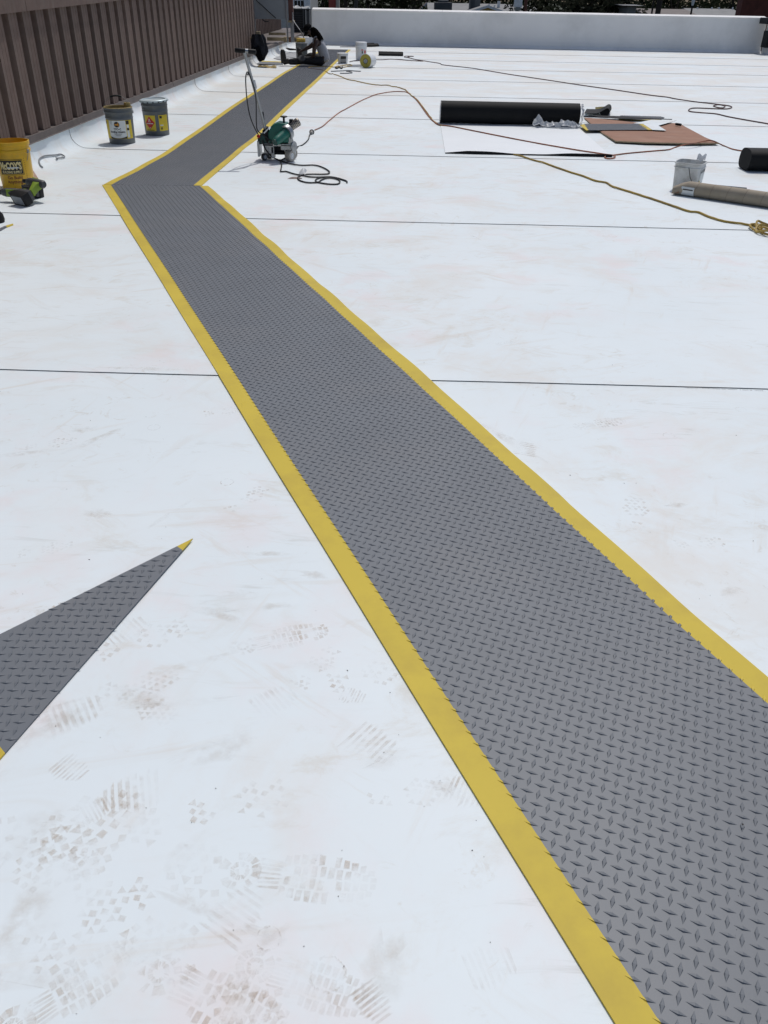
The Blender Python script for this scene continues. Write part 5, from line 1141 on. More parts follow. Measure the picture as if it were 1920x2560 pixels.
# locks of hair falling over neck and upper back
rh = random.Random(2)
MB().lathe([(0.0, -0.12), (0.06, -0.10), (0.095, -0.02), (0.09, 0.05), (0.05, 0.10), (0.0, 0.12)], 18, c=(-0.225, 0, 0.755*ZS), axis=(0.55, 0, -0.83)).build('hair_mass', M_HAIR, man, smooth=True)
for k in range(44):
    s = rh.uniform(-1, 1); dp = rh.random(); y0 = 0.085*s; q = Vector((0.05*dp, 0, 0.10*dp))
    pts = [Vector((-0.265, y0, 0.865)), Vector((-0.195, y0*1.25, 0.850)), Vector((-0.120, y0*1.35, 0.775)), Vector((-0.065, y0*1.4, 0.685+0.02*rh.uniform(-1, 1))), Vector((-0.035+0.03*rh.uniform(-1, 1), y0*1.4+0.02*rh.uniform(-1, 1), 0.615+0.05*rh.uniform(-1, 1)))]
    pts = [p-q*(0.3+0.7*min(1, i/2)) for i, p in enumerate(pts)]; pts = [Vector((p.x, p.y, p.z*ZS)) for p in pts]
    MB().tube(smooth_path(pts, 4), [0.014]*14+[0.012, 0.009, 0.005], 6).build('hair_lock', M_HAIR, man, smooth=True)
# tank top over the torso
skin_mesh('tank_top', [((0.030, 0, 0.075), (0.150, 0.120)), ((0.008, 0, 0.16), (0.150, 0.135)), ((-0.008, 0, 0.28), (0.134, 0.122)), ((-0.068, 0, 0.43), (0.152, 0.130)), ((-0.120, 0, 0.535), (0.132, 0.108)), ((-0.150, 0, 0.585), (0.10, 0.075))], [(0, 1), (1, 2), (2, 3), (3, 4), (4, 5)], M_TANK, man)
for s in (-1, 1):
    MB().tube(smooth_path([(-0.235, s*0.06, 0.46), (-0.235, s*0.085, 0.53), (-0.165, s*0.095, 0.592), (-0.085, s*0.085, 0.53), (-0.06, s*0.06, 0.46)], 4), 0.018, 8).build('shoulder_strap', M_TANK, man, smooth=True)
# trousers
skin_mesh('trousers', [((-0.02, 0, 0.115), (0.115, 0.105)), ((-0.07, -0.10, 0.118), (0.100, 0.104)), ((-0.28, -0.115, 0.122), (0.092, 0.090)), ((-0.475, -0.12, 0.130), 0.084), ((-0.66, -0.115, 0.095), 0.078), ((-0.83, -0.11, 0.082), 0.066),
     ((-0.07, 0.10, 0.120), (0.100, 0.104)), ((-0.22, 0.27, 0.165), (0.102, 0.100)), ((-0.36, 0.42, 0.195), 0.084), ((-0.47, 0.58, 0.138), 0.076), ((-0.56, 0.71, 0.09), 0.066)],
    [(0, 1), (1, 2), (2, 3), (3, 4), (4, 5), (0, 6), (6, 7), (7, 8), (8, 9), (9, 10)], M_PANTS, man)
MB().lathe([(0.0, 0.012), (0.05, 0.010), (0.085, 0.0), (0.088, -0.012)], 18, c=(-0.50, -0.175, 0.165), axis=(0.0, -0.65, 0.75)).build('knee_patch', M_PATCH, man, smooth=True)
def boot(c, toe, nm='boot'):
    c = Vector(c); up_ = Vector(toe).normalized()
    mb = MB().tube(smooth_path([c+Vector((0.10, 0.0, 0.02)), c+Vector((0.03, 0, 0.01)), c, c+up_*0.10, c+up_*0.20, c+up_*0.255], 4), [0.058]*8+[0.056, 0.056, 0.056, 0.055, 0.054, 0.053, 0.052, 0.051, 0.05, 0.046, 0.04, 0.03, 0.018], 14)
    o = mb.build(nm, M_BOOT, man, smooth=True)
    so = MB().tube(smooth_path([c+Vector((-0.045, 0, -0.03)), c+Vector((-0.048, 0, 0.05))+up_*0.03, c+Vector((-0.035, 0, 0))+up_*0.16, c+Vector((-0.02, 0, 0))+up_*0.255], 4), [0.036]*11+[0.03, 0.016], 10); so.build('sole', M_RUBBER, o, smooth=True)
boot((-0.915, -0.11, 0.070), (-0.12, 0, 1)); boot((-0.615, 0.77, 0.070), (-0.25, 0.1, 1))

# ------------------------------------------------------------------ things round the worker
PG = gp(755, 150); PG.z = sheet_z(PG.y)
t, Rf = pail('grey_pail', 'grey pail with a yellow pad on its lid, in front of the seated worker', PG)
MB().lathe([(0.0, 0.012), (0.13, 0.010), (0.153, 0.004), (0.155, -0.006)], 32, c=(0, 0, 0.37)).build('lid', M_PAIL, t, smooth=True, fix=False)
t = thing('sponge_roller', 'rounded yellow pad lying on the lid of the grey pail', 'sponge', PG+Vector((-0.01, 0, 0.384)))
MB().lathe([(0.0, -0.115), (0.035, -0.11), (0.047, -0.08), (0.047, 0.08), (0.035, 0.11), (0.0, 0.115)], 18, c=(0, 0, 0.05), axis=(1, 0.1, 0)).build('foam', mat('yellow_foam', (0.60, 0.40, 0.08), 0.9, var=0.12, scale=30), t, smooth=True)
MB().lathe([(0.0, -0.145), (0.022, -0.145), (0.024, -0.11), (0.0, -0.11)], 14, c=(0, 0, 0.05), axis=(1, 0.1, 0)).build('end_cap', M_BLACK, t, smooth=True)
# white round pail with red marks
PWH = gp(903, 150.5); PWH.z = sheet_z(PWH.y)
t, Rw = pail('white_pail', 'tall white round pail with small red hazard marks beside the worker', PWH, 0, None, 0.138, 0.143, 0.40, M_WHITEP, M_WHITEP)
MB().lathe([(0.0, 0.008), (0.135, 0.006), (0.148, 0.0), (0.149, -0.012)], 32, c=(0, 0, 0.402)).build('lid', M_WHITEP, t, smooth=True, fix=False)
cyl_patch(MB(), Rw, (0.005, 0.065), lambda s: (0.13, 0.25), 0.0015, 8).build('label_field', M_WLAB, t, fix=False)
cyl_patch(MB(), Rw, (0.008, 0.062), lambda s: (0.222, 0.246), 0.0025, 8).build('label_print', M_RED, t, fix=False)
cyl_patch(MB(), Rw, (0.02, 0.052), lambda s: (0.155, 0.21), 0.0025, 6).build('label_print', M_BLAB, t, fix=False)
cyl_patch(MB(), Rw, (0.080, 0.146), lambda s: (0.19-0.06*(1-abs(s-0.113)/0.033), 0.19+0.06*(1-abs(s-0.113)/0.033)), 0.0025, 8).build('hazard_diamond', M_RED, t, fix=False)
# small square white tub
PS = gp(857, 159.5); PS.z = sheet_z(PS.y)
square_bucket('square_tub', 'small white square tub with a black and white label at the walkway edge', PS, R(14), 0.215, 0.245, 0.225, True, M_WHITEP, [(-0.075, 0.060, 0.025, 0.165, mat('grey_label', (0.35, 0.35, 0.34), 0.6), 0), (-0.0745, 0.0595, 0.105, 0.164, M_BLAB, 0), (-0.0745, 0.0595, 0.026, 0.042, M_BLAB, 0)])
# standing roll of walkway edging with yellow faces
PRo = gp(917, 170.5); t = thing('edging_roll', 'standing roll of edging with a yellow face beside the white pails', 'roll', (PRo.x, PRo.y+0.08, sheet_z(PRo.y)))
ax_r = Vector((-0.38, -1, 0)).normalized(); rr = 0.142
MB().lathe([(0.055, 0.0), (rr, 0.0), (rr, 0.30), (0.055, 0.30), (0.055, 0.0)], 36, c=Vector((0, 0, rr))-ax_r*0.22, axis=ax_r).build('wound_strip', M_WHITEP, t, smooth=True, angle=35)
M_YF = mat('yellow_roll_face', (0.42, 0.36, 0.07), 0.7, var=0.15, scale=30)
MB().lathe([(0.056, 0.0), (rr-0.003, 0.0), (rr-0.003, 0.004), (0.056, 0.004)], 36, c=Vector((0, 0, rr))+ax_r*0.081, axis=ax_r).build('yellow_face', M_YF, t, smooth=True, angle=35)
MB().lathe([(0.049, 0.0), (0.056, 0.0), (0.056, 0.31), (0.049, 0.31)], 24, c=Vector((0, 0, rr))-ax_r*0.224, axis=ax_r).build('core', M_BLACK, t, smooth=True, angle=35)
MB().lathe([(rr, 0.0), (rr+0.003, 0.0), (rr+0.003, 0.13), (rr, 0.13)], 36, c=Vector((0, 0, rr+0.001))-ax_r*0.05, axis=ax_r).build('outer_wrap', M_WHITEP, t, smooth=True)
walk_scrap('walkway_scrap', 'loose grey tail of edging lying left of the standing yellow roll', [(868, 163), (905, 162), (905, 168), (868, 168)], [], 0.001, 0.004, False)
# black channels at the back
def channel(name, label, p0, p1, w, hgt):
    a, b = gpf(*p0), gpf(*p1); t = thing(name, label, 'channel'); d = (b-a).normalized(); s = Vector((-d.y, d.x, 0)); L = (b-a).length
    prof = [(0, 0.012), (0.0, hgt*0.5), (w*0.2, hgt), (w*0.5, hgt*0.65), (w*0.8, hgt*1.05), (w, hgt*0.6), (w, 0.006)]
    n = len(prof); mb = MB(); mb.add([a+s*u+Vector((0, 0, z)) for u, z in prof]+[a+d*L+s*u+Vector((0, 0, z*0.95)) for u, z in prof], [(i, i+1, n+i+1, n+i) for i in range(n-1)]+[tuple(range(n)), tuple(range(2*n-1, n-1, -1))])
    mb.build('folded_sheet', M_BLACKMEM, t); return t
channel('membrane_channel', 'folded black membrane piece on the roof right of the white pail', (947, 140), (1008, 141), 0.30, 0.10)
channel('membrane_channel', 'black membrane pile at the foot of the parapet behind the white pail', (914, 118), (948, 117), 0.35, 0.10)
channel('membrane_channel', 'taller black folded piece at the back of the black pile by the parapet', (908, 113), (932, 113), 0.2, 0.13)
walk_scrap('membrane_scrap', 'thin grey strip on the roof left of the white pail near the parapet', [(850, 117), (890, 116), (890, 118.5), (850, 118.5)], [], 0.001, 0.01, False)
walk_scrap('walkway_scrap', 'grey pad offcut with a pale yellow edge beside the kerb, left of the worker', [(641, 160), (652, 155), (706, 157), (708, 163)], [[(652, 155), (654, 153), (705, 155), (706, 157)]], 0.001, 0.004, False)
crumple('dark_rag', 'dark twisted rag on the roof left of the boots', lambda u, v: gp(645+46*u, 165+4.5*v+2*u)+Vector((0, 0, 0.015+0.03*math.sin(3.1*v)*(0.4+0.6*math.sin(9*u)**2))), 14, 5, 0.03, 12).data.materials[0] = M_RUST
channel('membrane_scrap', 'dark folded membrane leaning on the kerb behind the grey pail', (716, 122), (748, 126), 0.35, 0.03)
# spare lap of grey flashing sheets tucked against the kerb
for q_, lb in (([(700, 141), (728, 132), (770, 138), (740, 147)], 'greyish loose membrane flap by the kerb behind the pail'), ([(684, 148), (700, 141), (738, 148), (712, 153)], 'second greyish loose membrane flap by the kerb, nearer the boots')):
    lay('membrane_flap', lb, 'membrane', q_, 0.004, 0.012, mat('grey_membrane_flap', (0.36, 0.37, 0.38), 0.7), M_EDGE)

# ------------------------------------------------------------------ equipment on the ledge at the far left
YP = 26.4
t = thing('sheet_metal_panel', 'grey sheet-metal panel on steel posts above the ledge', 'panel')
a = at(636, 47, YP); b = at(716, 49, YP)
MB().box(((a.x+b.x)/2, YP, a.z+0.85), (b.x-a.x, 0.03, 1.7)).build('sheet', M_GPANEL, t, bevel=0.004)
for x in (a.x+0.01, b.x+0.02): MB().box((x, YP-0.03, 1.35), (0.042, 0.04, 2.2)).build('post', M_STEEL, t, bevel=0.003)
MB().box((b.x+0.17, YP+0.1, 0.62), (0.035, 0.035, 0.72)).build('post', M_STEEL, t, bevel=0.003)
MB().tube([at(640, 0, YP-0.03), at(690, 46, YP-0.03)], 0.010, 6).build('brace_rod', M_BLACK, t, smooth=True)
MB().tube(smooth_path([at(656, 48, YP-0.02), at(662, 53, YP-0.02), at(672, 54, YP-0.02)], 4), 0.016, 6).build('drooping_cable', M_RUBBER, t, smooth=True)
bw = at(726, 20, YP+0.1); t = thing('wooden_post', 'red-brown post beside the grey panel, above the roof ledge', 'post')
MB().box((bw.x, bw.y+0.1, 1.55), (0.13, 0.12, 1.6)).build('shaft', mat('red_brown_paint', (0.11, 0.045, 0.035), 0.7), t, bevel=0.006)
MB().box((bw.x, bw.y+0.1, 0.50), (0.06, 0.06, 0.5)).build('foot', M_STEEL, t, bevel=0.004)
MB().box((bw.x, bw.y+0.1, 0.76), (0.17, 0.16, 0.05)).build('collar', M_CARDE, t, bevel=0.004)
t = thing('conduit', 'thin steel conduit slanting down from the red-brown post with a dark hose', 'conduit')
MB().tube([at(732, 50, YP), at(750, 76, YP-0.2)], 0.012, 8).build('pipe', M_STEEL, t, smooth=True)
MB().tube(smooth_path([at(750, 76, YP-0.2), at(757, 88, YP-0.6), at(762, 104, YP-1.2), at(764, 116, YP-1.6)]+[gp(768, 128), gp(774, 140)], 5), 0.014, 8).build('hose', M_RUBBER, t, smooth=True)
def board(label, p0, p1, Y, hgt, dep, group=None):
    a, b = at(*p0, Y), at(*p1, Y); t = thing('lumber_board', label, 'board', (0, 0, 0), 0, group)
    MB().box(((a.x+b.x)/2, Y, a.z-hgt/2), (abs(b.x-a.x), dep, hgt)).build('plank', M_WOOD, t, bevel=0.004); return t
board('short weathered board fixed across the brown ribs left of the dark jacket', (606, 92), (640, 92), 21.6, 0.05, 0.05)
board('weathered board right of the jacket, the lower of two', (668, 93), (716, 93), 25.6, 0.08, 0.09)
board('thin weathered board right of the jacket, the upper of two', (672, 81), (714, 81), 26.0, 0.06, 0.09)
for i, (x, y) in enumerate(((717, 92), (731, 92), (742, 84))):
    p = at(x, y, 26.8); t = thing('timber_block', ['timber block under the right panel post', 'reddish timber block under the wooden post', 'small timber block right of the wooden post'][i], 'block')
    MB().box((p.x, p.y, 0.31), (0.16, 0.2, 0.13)).build('block', M_WOOD if i != 1 else mat('red_block', (0.16, 0.07, 0.045), 0.8), t, bevel=0.006)
# jacket hung over the rail
J0 = at(650, 96, 21.55); t = thing('jacket', 'dark jacket hanging over the short board at the roof kerb', 'jacket', (0, 0, 0))
def jk(u, v):
    a = 2*math.pi*u; w = 0.115+0.05*math.sin(math.pi*min(1, v*1.15))+0.02*v; w *= (1-0.55*max(0, (v-0.72)/0.28)**1.4)
    y_px = 86+65*v; c = at(644+9*v, y_px, 21.35)
    f = 0.018*math.sin(6*a+3*v)+0.025*noise.noise((math.cos(a)*2, math.sin(a)*2, v*4))
    return Vector((c.x+(w+f)*math.cos(a), c.y+(0.08+f)*math.sin(a), c.z))
mb = MB().grid(jk, 36, 22); mb.build('cloth', mat('navy_cloth', (0.008, 0.010, 0.017), 0.9, var=0.3, scale=9, bump=0.4, bscale=10), t, smooth=True)
mb = MB().tube(smooth_path([jk(0.70, 0.5), jk(0.72, 0.75)+Vector((0.0, -0.03, 0)), jk(0.75, 0.98)+Vector((0.02, -0.03, -0.02))], 4), [0.07]*4+[0.06]*4+[0.045], 10); mb.build('sleeve', M_CAP, t, smooth=True)
MB().box(at(645, 84, 21.5), (0.10, 0.06, 0.09)).build('collar_block', M_CARDE, t, bevel=0.01)
# condenser behind the corner
YC = 33.2; a = at(731, 76, YC); b = at(777, 76, YC); tp = at(777, 24, YC).z
t = thing('condenser_unit', 'dark grey air-conditioning condenser behind the roof corner', 'condenser')
w = b.x-a.x; zc = 0.2
M_COND = mat('dark_grey_sheet', (0.055, 0.068, 0.078), 0.5, 0.2, var=0.12, scale=4)
MB().box(((a.x+b.x)/2, YC+0.3, (zc+tp)/2), (w-0.06, 0.52, tp-zc-0.02)).build('coil_core', mat('coil_black', (0.012, 0.015, 0.018), 0.7), t)
for x in (a.x+0.02, a.x+w*0.62, b.x-0.16, b.x-0.02): MB().box((x, YC, (zc+tp)/2), (0.04, 0.04, tp-zc)).build('corner_post', M_GPANEL if x > b.x-0.2 else M_COND, t, bevel=0.003)
MB().box((b.x-0.10, YC+0.02, (zc+tp)/2), (0.11, 0.03, tp-zc-0.08)).build('service_panel', M_COND, t, bevel=0.003)
MB().box(((a.x+b.x)/2, YC+0.28, tp+0.01), (w, 0.6, 0.03)).build('top_panel', M_COND, t, bevel=0.004)
MB().box(((a.x+b.x)/2, YC+0.28, zc-0.02), (w, 0.6, 0.05)).build('base_pan', M_COND, t, bevel=0.004)
for k in range(9): MB().box(((a.x+a.x+w*0.62)/2, YC+0.03, zc+0.06+k*(tp-zc-0.1)/9), (w*0.58, 0.012, 0.012)).build('grille_bar', M_COND, t)
crumple('plastic_sheet', 'white crumpled plastic sheet lying on top of the condenser', lambda u, v: (a.x+0.02+(w-0.06)*u, YC+0.08+0.40*v, tp+0.05+0.05*math.sin(7*u)*math.sin(5*v)+0.05*u*(1-v)), 12, 8, 0.04, 21)
MB().tube([at(742, 0, YC-0.1), at(742, 60, YC-0.1)], 0.012, 6)

# ------------------------------------------------------------------ beyond the roof: ground, houses, trees, poles
GZ = -4.6
M_GROUND = mat('dry_grass_ground', (0.040, 0.045, 0.024), 0.95, var=0.25, scale=0.05, dirt=(0.032, 0.038, 0.02), dscale=0.02, damt=0.9)
g_ = MB().add([(-700, -200, GZ), (700, -200, GZ), (700, 900, GZ), (-700, 900, GZ)], [(0, 1, 2, 3)]).build('ground', M_GROUND, None); struct(g_)
st_ = MB().add([(-300, 40, GZ+0.01), (300, 42, GZ+0.01), (300, 50, GZ+0.01), (-300, 48, GZ+0.01)], [(0, 1, 2, 3)]).build('street', mat('asphalt', (0.05, 0.05, 0.052), 0.9), None); struct(st_)
bld = MB().box((3.9, 13.6, GZ/2-0.12), (15.2, 34.4, -GZ-0.2)).build('building_body', mat('stucco', (0.4, 0.38, 0.34), 0.9), deck)
M_SHIN = mat('pale_shingle', (0.25, 0.25, 0.245), 0.9, var=0.12, scale=1.5)
M_SHIN2 = mat('brown_shingle', (0.10, 0.075, 0.062), 0.9, var=0.2, scale=2)
M_SHIN3 = mat('taupe_shingle', (0.19, 0.165, 0.15), 0.9, var=0.15, scale=2)
M_WALLP = mat('pale_stucco', (0.48, 0.46, 0.40), 0.9)
M_TAN = mat('mustard_siding', (0.34, 0.23, 0.06), 0.8)
M_BRICK = mat('red_brick', (0.13, 0.040, 0.028), 0.9, var=0.25, scale=3)
M_GLASSD = mat('dark_glass', (0.01, 0.013, 0.018), 0.1)
def house(label, x0, x1, y0, y1, ridge, eave, roofm, wallm, gable='x', cat='house'):
    t = thing('house', label, cat)
    MB().box(((x0+x1)/2, (y0+y1)/2, (GZ+eave)/2), (x1-x0-0.8, y1-y0-0.8, eave-GZ)).build('wall', wallm, t)
    mb = MB()
    if gable == 'x':    # ridge along x
        ym = (y0+y1)/2; mb.add([(x0, y0, eave), (x1, y0, eave), (x1, ym, ridge), (x0, ym, ridge), (x0, y1, eave), (x1, y1, eave)], [(0, 1, 2, 3), (3, 2, 5, 4), (0, 3, 4), (1, 5, 2)])
    else:
        xm = (x0+x1)/2; mb.add([(x0, y0, eave), (xm, y0, ridge), (x1, y0, eave), (x0, y1, eave), (xm, y1, ridge), (x1, y1, eave)], [(0, 1, 4, 3), (1, 2, 5, 4), (3, 4, 5)])
        MB().add([(x0+0.35, y0+0.1, eave), (x1-0.35, y0+0.1, eave), (xm, y0+0.1, ridge-0.12)], [(0, 1, 2)]).build('gable', wallm, t, fix=False)
        for s, (xa, xb) in enumerate(((x0, xm), (xm, x1))):
            za, zb = (eave, ridge) if s == 0 else (ridge, eave)
            MB().add([(xa, y0-0.03, za-0.14), (xb, y0-0.03, zb-0.14), (xb, y0-0.03, zb+0.02), (xa, y0-0.03, za+0.02)], [(0, 1, 2, 3)]).build('barge_board', M_WHITEP, t, fix=False)
    mb.build('roof', roofm, t); return t
def X(px, Y): return at(px, 20, Y).x
def Z(px, py, Y): return at(px, py, Y).z
Y1 = 75
h1_ = house('low house with a long pale roof beyond the middle of the parapet', X(1070, Y1), X(1360, Y1), Y1, Y1+9, Z(1200, 9, Y1+4.5), Z(1200, 34, Y1), M_SHIN, M_WALLP)
for i, (px, hh_) in enumerate(((1222, 0.35), (1236, 0.25), (1246, 0.6), (1196, 0.3))): MB().tube([(X(px, Y1+3), Y1+3, Z(px, 20, Y1+3)-0.2), (X(px, Y1+3), Y1+3, Z(px, 20, Y1+3)+hh_*0.8)], 0.12 if i == 2 else 0.06, 8).build('vent_pipe', M_WHITEP, h1_, smooth=True)
house('brown-roofed cottage left of the rooftop air conditioner, beyond the parapet', X(1046, 82), X(1085, 82), 80, 86, Z(1060, 6, 82), Z(1060, 26, 82), M_SHIN2, M_WALLP, 'y')
house('mustard gabled house front with white trim beyond the parapet', X(1172, 68), X(1268, 68), 68, 74, Z(1220, 13.5, 68), Z(1220, 30, 68), M_SHIN, M_TAN, 'y')
def rooftop_unit(label, px0, px1, py0, Y, m):
    t = thing('rooftop_unit', label, 'air conditioner'); xa, xb = X(px0, Y), X(px1, Y); zt = Z(px0, py0, Y)
    MB().box(((xa+xb)/2, Y+0.6, zt-0.9), (xb-xa, 1.2, 1.8)).build('casing', m, t, bevel=0.03)
    for k in range(5): MB().box((xa+(xb-xa)*(0.12+0.05*k*1.6), Y-0.02, zt-0.7), ((xb-xa)*0.05, 0.04, 1.1)).build('louvre', M_COND, t)
    MB().lathe([(0.0, 0), (0.35, 0.0), (0.37, 0.12), (0.3, 0.14), (0.0, 0.1)], 16, c=((xa+xb)/2, Y+0.6, zt)).build('fan_shroud', M_COND, t, smooth=True)
rooftop_unit('dark rooftop air conditioner left of the mustard gable', 1086, 1130, 5.5, 66, mat('unit_grey', (0.06, 0.064, 0.07), 0.6))
rooftop_unit('small grey rooftop unit above the mustard gable', 1174, 1200, -8, 72, mat('unit_grey_light', (0.12, 0.13, 0.13), 0.6))
house('grey flat-roofed shed beyond the parapet, left of the two poles', X(1557, 62), X(1610, 62), 62, 67, Z(1580, 13, 62)+0.02, Z(1580, 14, 62), mat('grey_shed', (0.20, 0.205, 0.21), 0.8), mat('grey_shed', (0.20, 0.205, 0.21), 0.8), 'x')
house('taupe-roofed house behind the two poles', X(1605, 80), X(1740, 80), 78, 88, Z(1660, 22, 83), Z(1660, 40, 78), M_SHIN3, M_WALLP)
hs = house('pale-roofed house right of the lantern', X(1733, 84), X(1862, 84), 82, 92, Z(1800, 22, 87), Z(1800, 44, 82), M_SHIN, M_WALLP)
for px in (1742, 1778, 1796, 1830): MB().tube([(X(px, 87), 86.8, Z(px, 23, 87)-0.3), (X(px, 87), 86.8, Z(px, 18, 87))], 0.07, 8).build('vent_pipe', M_WHITEP, hs, smooth=True)
# brick building at the right, with courses
t = thing('brick_building', 'red brick building at the far right beyond the parapet', 'building')
YB = 66; xa, xb = X(1853, YB), X(1853, YB)+9
MB().box(((xa+xb)/2, YB+0.52, (GZ+4.5)/2), (xb-xa-0.04, 1, 4.5-GZ)).build('wall', M_BRICK, t)
for k in range(26): MB().box(((xa+xb)/2, YB+0.02, 0.0+k*0.1), (xb-xa, 0.06, 0.085)).build('brick_course', M_BRICK, t)
MB().box(((xa+xb)/2, YB+0.5, 4.6), (xb-xa+0.3, 1.3, 0.2)).build('coping', M_WALLP, t)
# white house with a window far left, brick pier
t = thing('white_house', 'white building with a dark paned window behind the condenser', 'building')
YH = 50; xa, xb = X(729, YH), X(776, YH); zt = 4.0
MB().box((xa-2.6+(xb-xa)/2, YH+2.2, (GZ+zt)/2), (xb-xa+5.2, 4, zt-GZ)).build('wall', mat('white_siding', (0.42, 0.42, 0.40), 0.8), t)
wx0, wx1 = X(736, YH), X(759, YH); wzb = Z(745, 15, YH)
wf = MB().box(((wx0+wx1)/2, YH+0.17, wzb+0.8), (wx1-wx0, 0.1, 1.6)).build('window', M_GLASSD, t)
for k in (0.33, 0.66): MB().box((wx0+(wx1-wx0)*k, YH+0.11, wzb+0.8), (0.03, 0.03, 1.6)).build('mullion', M_WHITEP, wf)
for k in range(4): MB().box(((wx0+wx1)/2, YH+0.105, wzb+0.25+0.4*k), (wx1-wx0, 0.03, 0.03)).build('mullion', M_WHITEP, wf)
for px in (732, 764, 772): MB().box((X(px, YH), YH+0.08, (GZ+zt)/2), (0.16, 0.2, zt-GZ)).build('trim_board', M_WHITEP, t)
t = thing('brick_pier', 'red pier with a pale strip beside it, seen over the left end of the parapet', 'pier')
MB().box((X(831.5, 55), 55, (GZ+3.2)/2), (X(840, 55)-X(823, 55), 0.5, 3.2-GZ)).build('shaft', mat('red_paint', (0.25, 0.055, 0.045), 0.8), t, bevel=0.01)
MB().box((X(844.5, 55), 55.05, (GZ+3.2)/2), (X(849, 55)-X(840.5, 55), 0.4, 3.2-GZ)).build('pale_strip', M_WALLP, t, bevel=0.01)
def pole(name, label, px, Y, r, top, m, extra=None):
    t = thing(name, label, 'pole'); x = X(px, Y)
    MB().tube([(x, Y, GZ), (x, Y, top)], [r*1.15, r*0.9], 10).build('shaft', m, t, smooth=True)
    return t, x
M_POLE = mat('creosote_pole', (0.030, 0.022, 0.018), 0.9)
t, x = pole('utility_pole', 'thick dark utility pole beyond the parapet at right', 1646.5, 60, 0.16, 6, M_POLE); MB().box((x, 60, 5.2), (2.2, 0.12, 0.12)).build('crossarm', M_POLE, t)
t, x = pole('utility_pole', 'thin dark pole just left of the thick utility pole', 1631.5, 60, 0.055, 5, M_POLE); MB().tube([(x, 60, 4.9), (x+0.3, 60, 5.2)], 0.04, 6).build('bracket', M_POLE, t)
t, x = pole('utility_pole', 'slim grey pole among the dark trees at left of the parapet', 890, 62, 0.12, 6, mat('grey_pole', (0.05, 0.05, 0.045), 0.9)); MB().box((x, 62, 5.4), (1.6, 0.1, 0.1)).build('crossarm', M_POLE, t)
t, x = pole('service_mast', 'rusty mast carrying a white meter box beyond the middle of the parapet', 1313.5, 52, 0.085, 4, mat('rust_pipe', (0.12, 0.045, 0.03), 0.8))
zb_ = Z(1290, 18, 52); MB().box((X(1294, 52), 51.95, zb_+0.42), (X(1304, 52)-X(1284, 52), 0.25, 0.84)).build('meter_box', M_WHITEP, t, bevel=0.03)
MB().box((X(1292, 52), 51.8, zb_+0.55), (0.16, 0.06, 0.3)).build('meter_dial', M_GPANEL, t, bevel=0.01)
MB().lathe([(0.0, -0.18), (0.16, -0.16), (0.22, -0.02), (0.0, 0.0)], 14, c=(X(1294, 52), 51.95, zb_)).build('box_foot', M_GPANEL, t, smooth=True)
t, x = pole('street_lantern', 'lantern post with a white lamp beyond the parapet at right', 1730, 60, 0.06, Z(1730, 14, 60), M_BLACK)
zl = Z(1730, 14, 60); MB().lathe([(0.0, 0.0), (0.06, 0.0), (0.10, 0.18), (0.11, 0.34), (0.0, 0.34)], 12, c=(x, 60, zl)).build('lamp_glass', M_WHITEP, t, smooth=True); MB().lathe([(0.14, 0.34), (0.05, 0.52), (0.0, 0.6)], 12, c=(x, 60, zl)).build('lamp_cap', M_BLACK, t, smooth=True)

# trees: tapered trunk, limbs, and a crown of many leaf-sized faces in clumps
M_BARK = mat('bark', (0.05, 0.04, 0.03), 0.95, var=0.25, scale=4)
M_LEAF = [mat('leaf_dark', (0.010, 0.016, 0.006), 0.95, spec=0.05, var=0.35, scale=0.8), mat('leaf_mid', (0.014, 0.021, 0.008), 0.95, spec=0.05, var=0.35, scale=0.8), mat('leaf_grey', (0.021, 0.024, 0.014), 0.95, spec=0.05, var=0.3, scale=0.8)]
def leaf_clump(mb, c, r, n, size, rg):
    for _ in range(n):
        d = Vector((rg.gauss(0, 1), rg.gauss(0, 1), rg.gauss(0, 1))); d.normalize(); p = c+d*r*(rg.random()**0.45)
        u = Vector((rg.uniform(-1, 1), rg.uniform(-1, 1), rg.uniform(-0.6, 0.6))).normalized(); v = u.orthogonal().normalized(); s = size*rg.uniform(0.6, 1.3)
        mb.add([p-u*s, p+v*s*0.5, p+u*s, p-v*s*0.5], [(0, 1, 2, 3)])
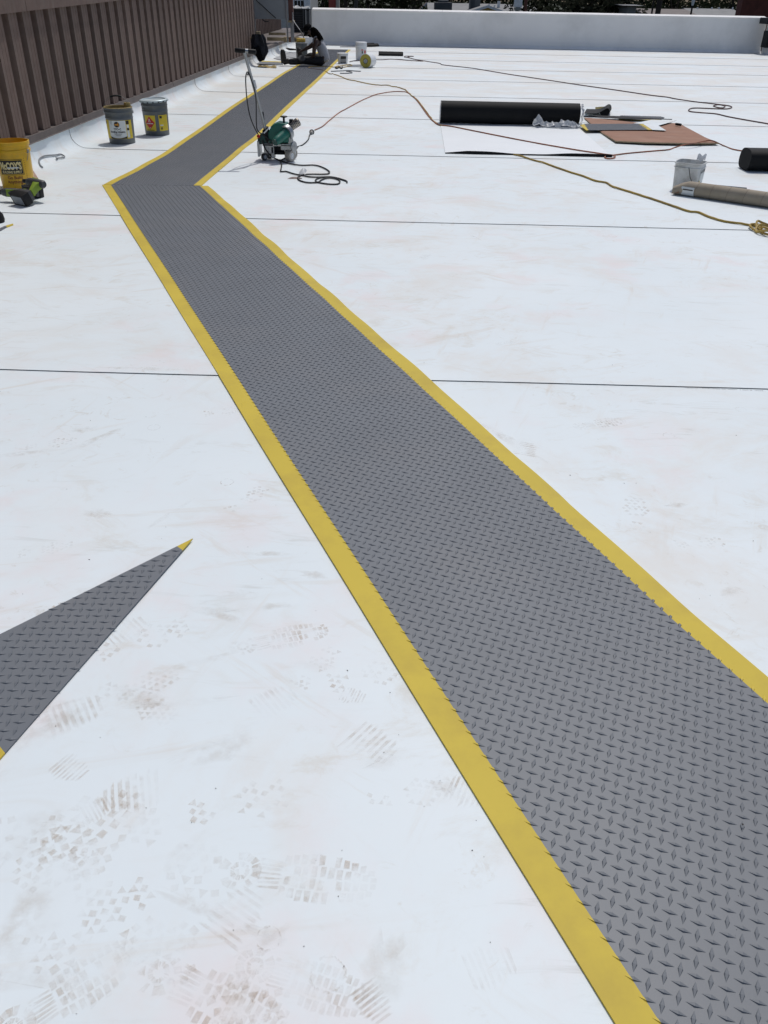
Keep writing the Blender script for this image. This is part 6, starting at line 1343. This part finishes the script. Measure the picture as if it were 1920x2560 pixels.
def tree(label, x, y, h, spread, lm, seed, low=0.25):
    rg = random.Random(seed); t = thing('tree', label, 'tree', (x, y, GZ), 0, 'trees beyond the parapet')
    tr = MB().tube([(0, 0, 0), (0.1*rg.uniform(-1, 1), 0, h*0.3), (0.3*rg.uniform(-1, 1), 0.2, h*0.62)], [0.30, 0.22, 0.12], 9)
    cl = []
    for k in range(9):
        a = rg.uniform(0, 6.3); e = Vector((math.cos(a)*spread*rg.uniform(0.35, 0.8), math.sin(a)*spread*rg.uniform(0.35, 0.8), h*rg.uniform(low+0.1, 0.92))); tr.tube([(0, 0, h*rg.uniform(0.22, 0.5)), e*0.55+Vector((0, 0, h*0.16)), e], [0.10, 0.06, 0.02], 6); cl.append(e)
    tr.build('trunk', M_BARK, t, smooth=True)
    for k in range(26):
        a = rg.uniform(0, 6.3); r_ = spread*math.sqrt(rg.random()); cl.append(Vector((math.cos(a)*r_, math.sin(a)*r_, h*rg.uniform(low, 1.0-0.3*(r_/spread)**2))))
    mb = MB()
    for c in cl: leaf_clump(mb, c, spread*rg.uniform(0.22, 0.36), 70, 0.17, rg)
    mb.build('crown', lm, t, fix=False)
TR = [(800, 74, 9, 3.2, 0), (868, 70, 10, 3.0, 0), (925, 78, 9.5, 3.3, 0), (985, 72, 9, 2.8, 0), (1035, 88, 10, 3.2, 0), (1120, 98, 10, 3.8, 1), (1200, 100, 9.5, 3.8, 0), (1285, 96, 10, 3.6, 0), (1352, 72, 8, 2.8, 0), (1400, 66, 8.5, 2.8, 2), (1452, 68, 8.5, 2.8, 2), (1502, 66, 8, 2.6, 2), (1530, 72, 8.5, 1.6, 2), (1600, 104, 10, 3.6, 0), (1690, 94, 9.5, 3.2, 0), (1775, 104, 10, 3.8, 0), (1845, 102, 10, 3.8, 1), (1668, 96, 9, 2.4, 0)]
TL = ['dark tree at the left end of the parapet, beside the red pier', 'dark tree behind the slim grey pole', 'dark tree between the slim pole and the brown cottage', 'dark tree left of the brown cottage', 'dark tree standing right behind the brown cottage', 'tree behind the dark rooftop air conditioner', 'dark tree behind the mustard gable', 'dark tree behind the rusty mast', 'dark tree just right of the rusty mast', 'grey-green tree in the hedge-like row, leftmost', 'grey-green tree in the hedge-like row, second from left', 'grey-green tree in the hedge-like row, third from left', 'grey-green tree beside the grey shed', 'dark tree behind the grey shed', 'dark tree between the utility poles and the lantern', 'dark tree behind the pale-roofed house, its left', 'tree behind the pale-roofed house, beside the brick building', 'slender dark tree right of the thick utility pole']
for i, ((px, Y, h_, sp_, m_), lb) in enumerate(zip(TR, TL)): tree(lb, X(px, Y), Y, h_, sp_, M_LEAF[m_], 40+i, 0.12 if m_ == 2 else 0.2)
# far belt of woods closing the view
mb = MB(); rg = random.Random(99)
for i in range(230):
    x = -75+210*i/230; leaf_clump(mb, Vector((x+rg.uniform(-1, 1), 128+rg.uniform(-6, 6), GZ+rg.uniform(1.0, 8.0))), 2.6, 60, 0.42, rg)
tag(mb.build('far_woods', M_LEAF[0], None, fix=False), 'dark belt of far-off woods behind the houses', 'woods', kind='stuff')
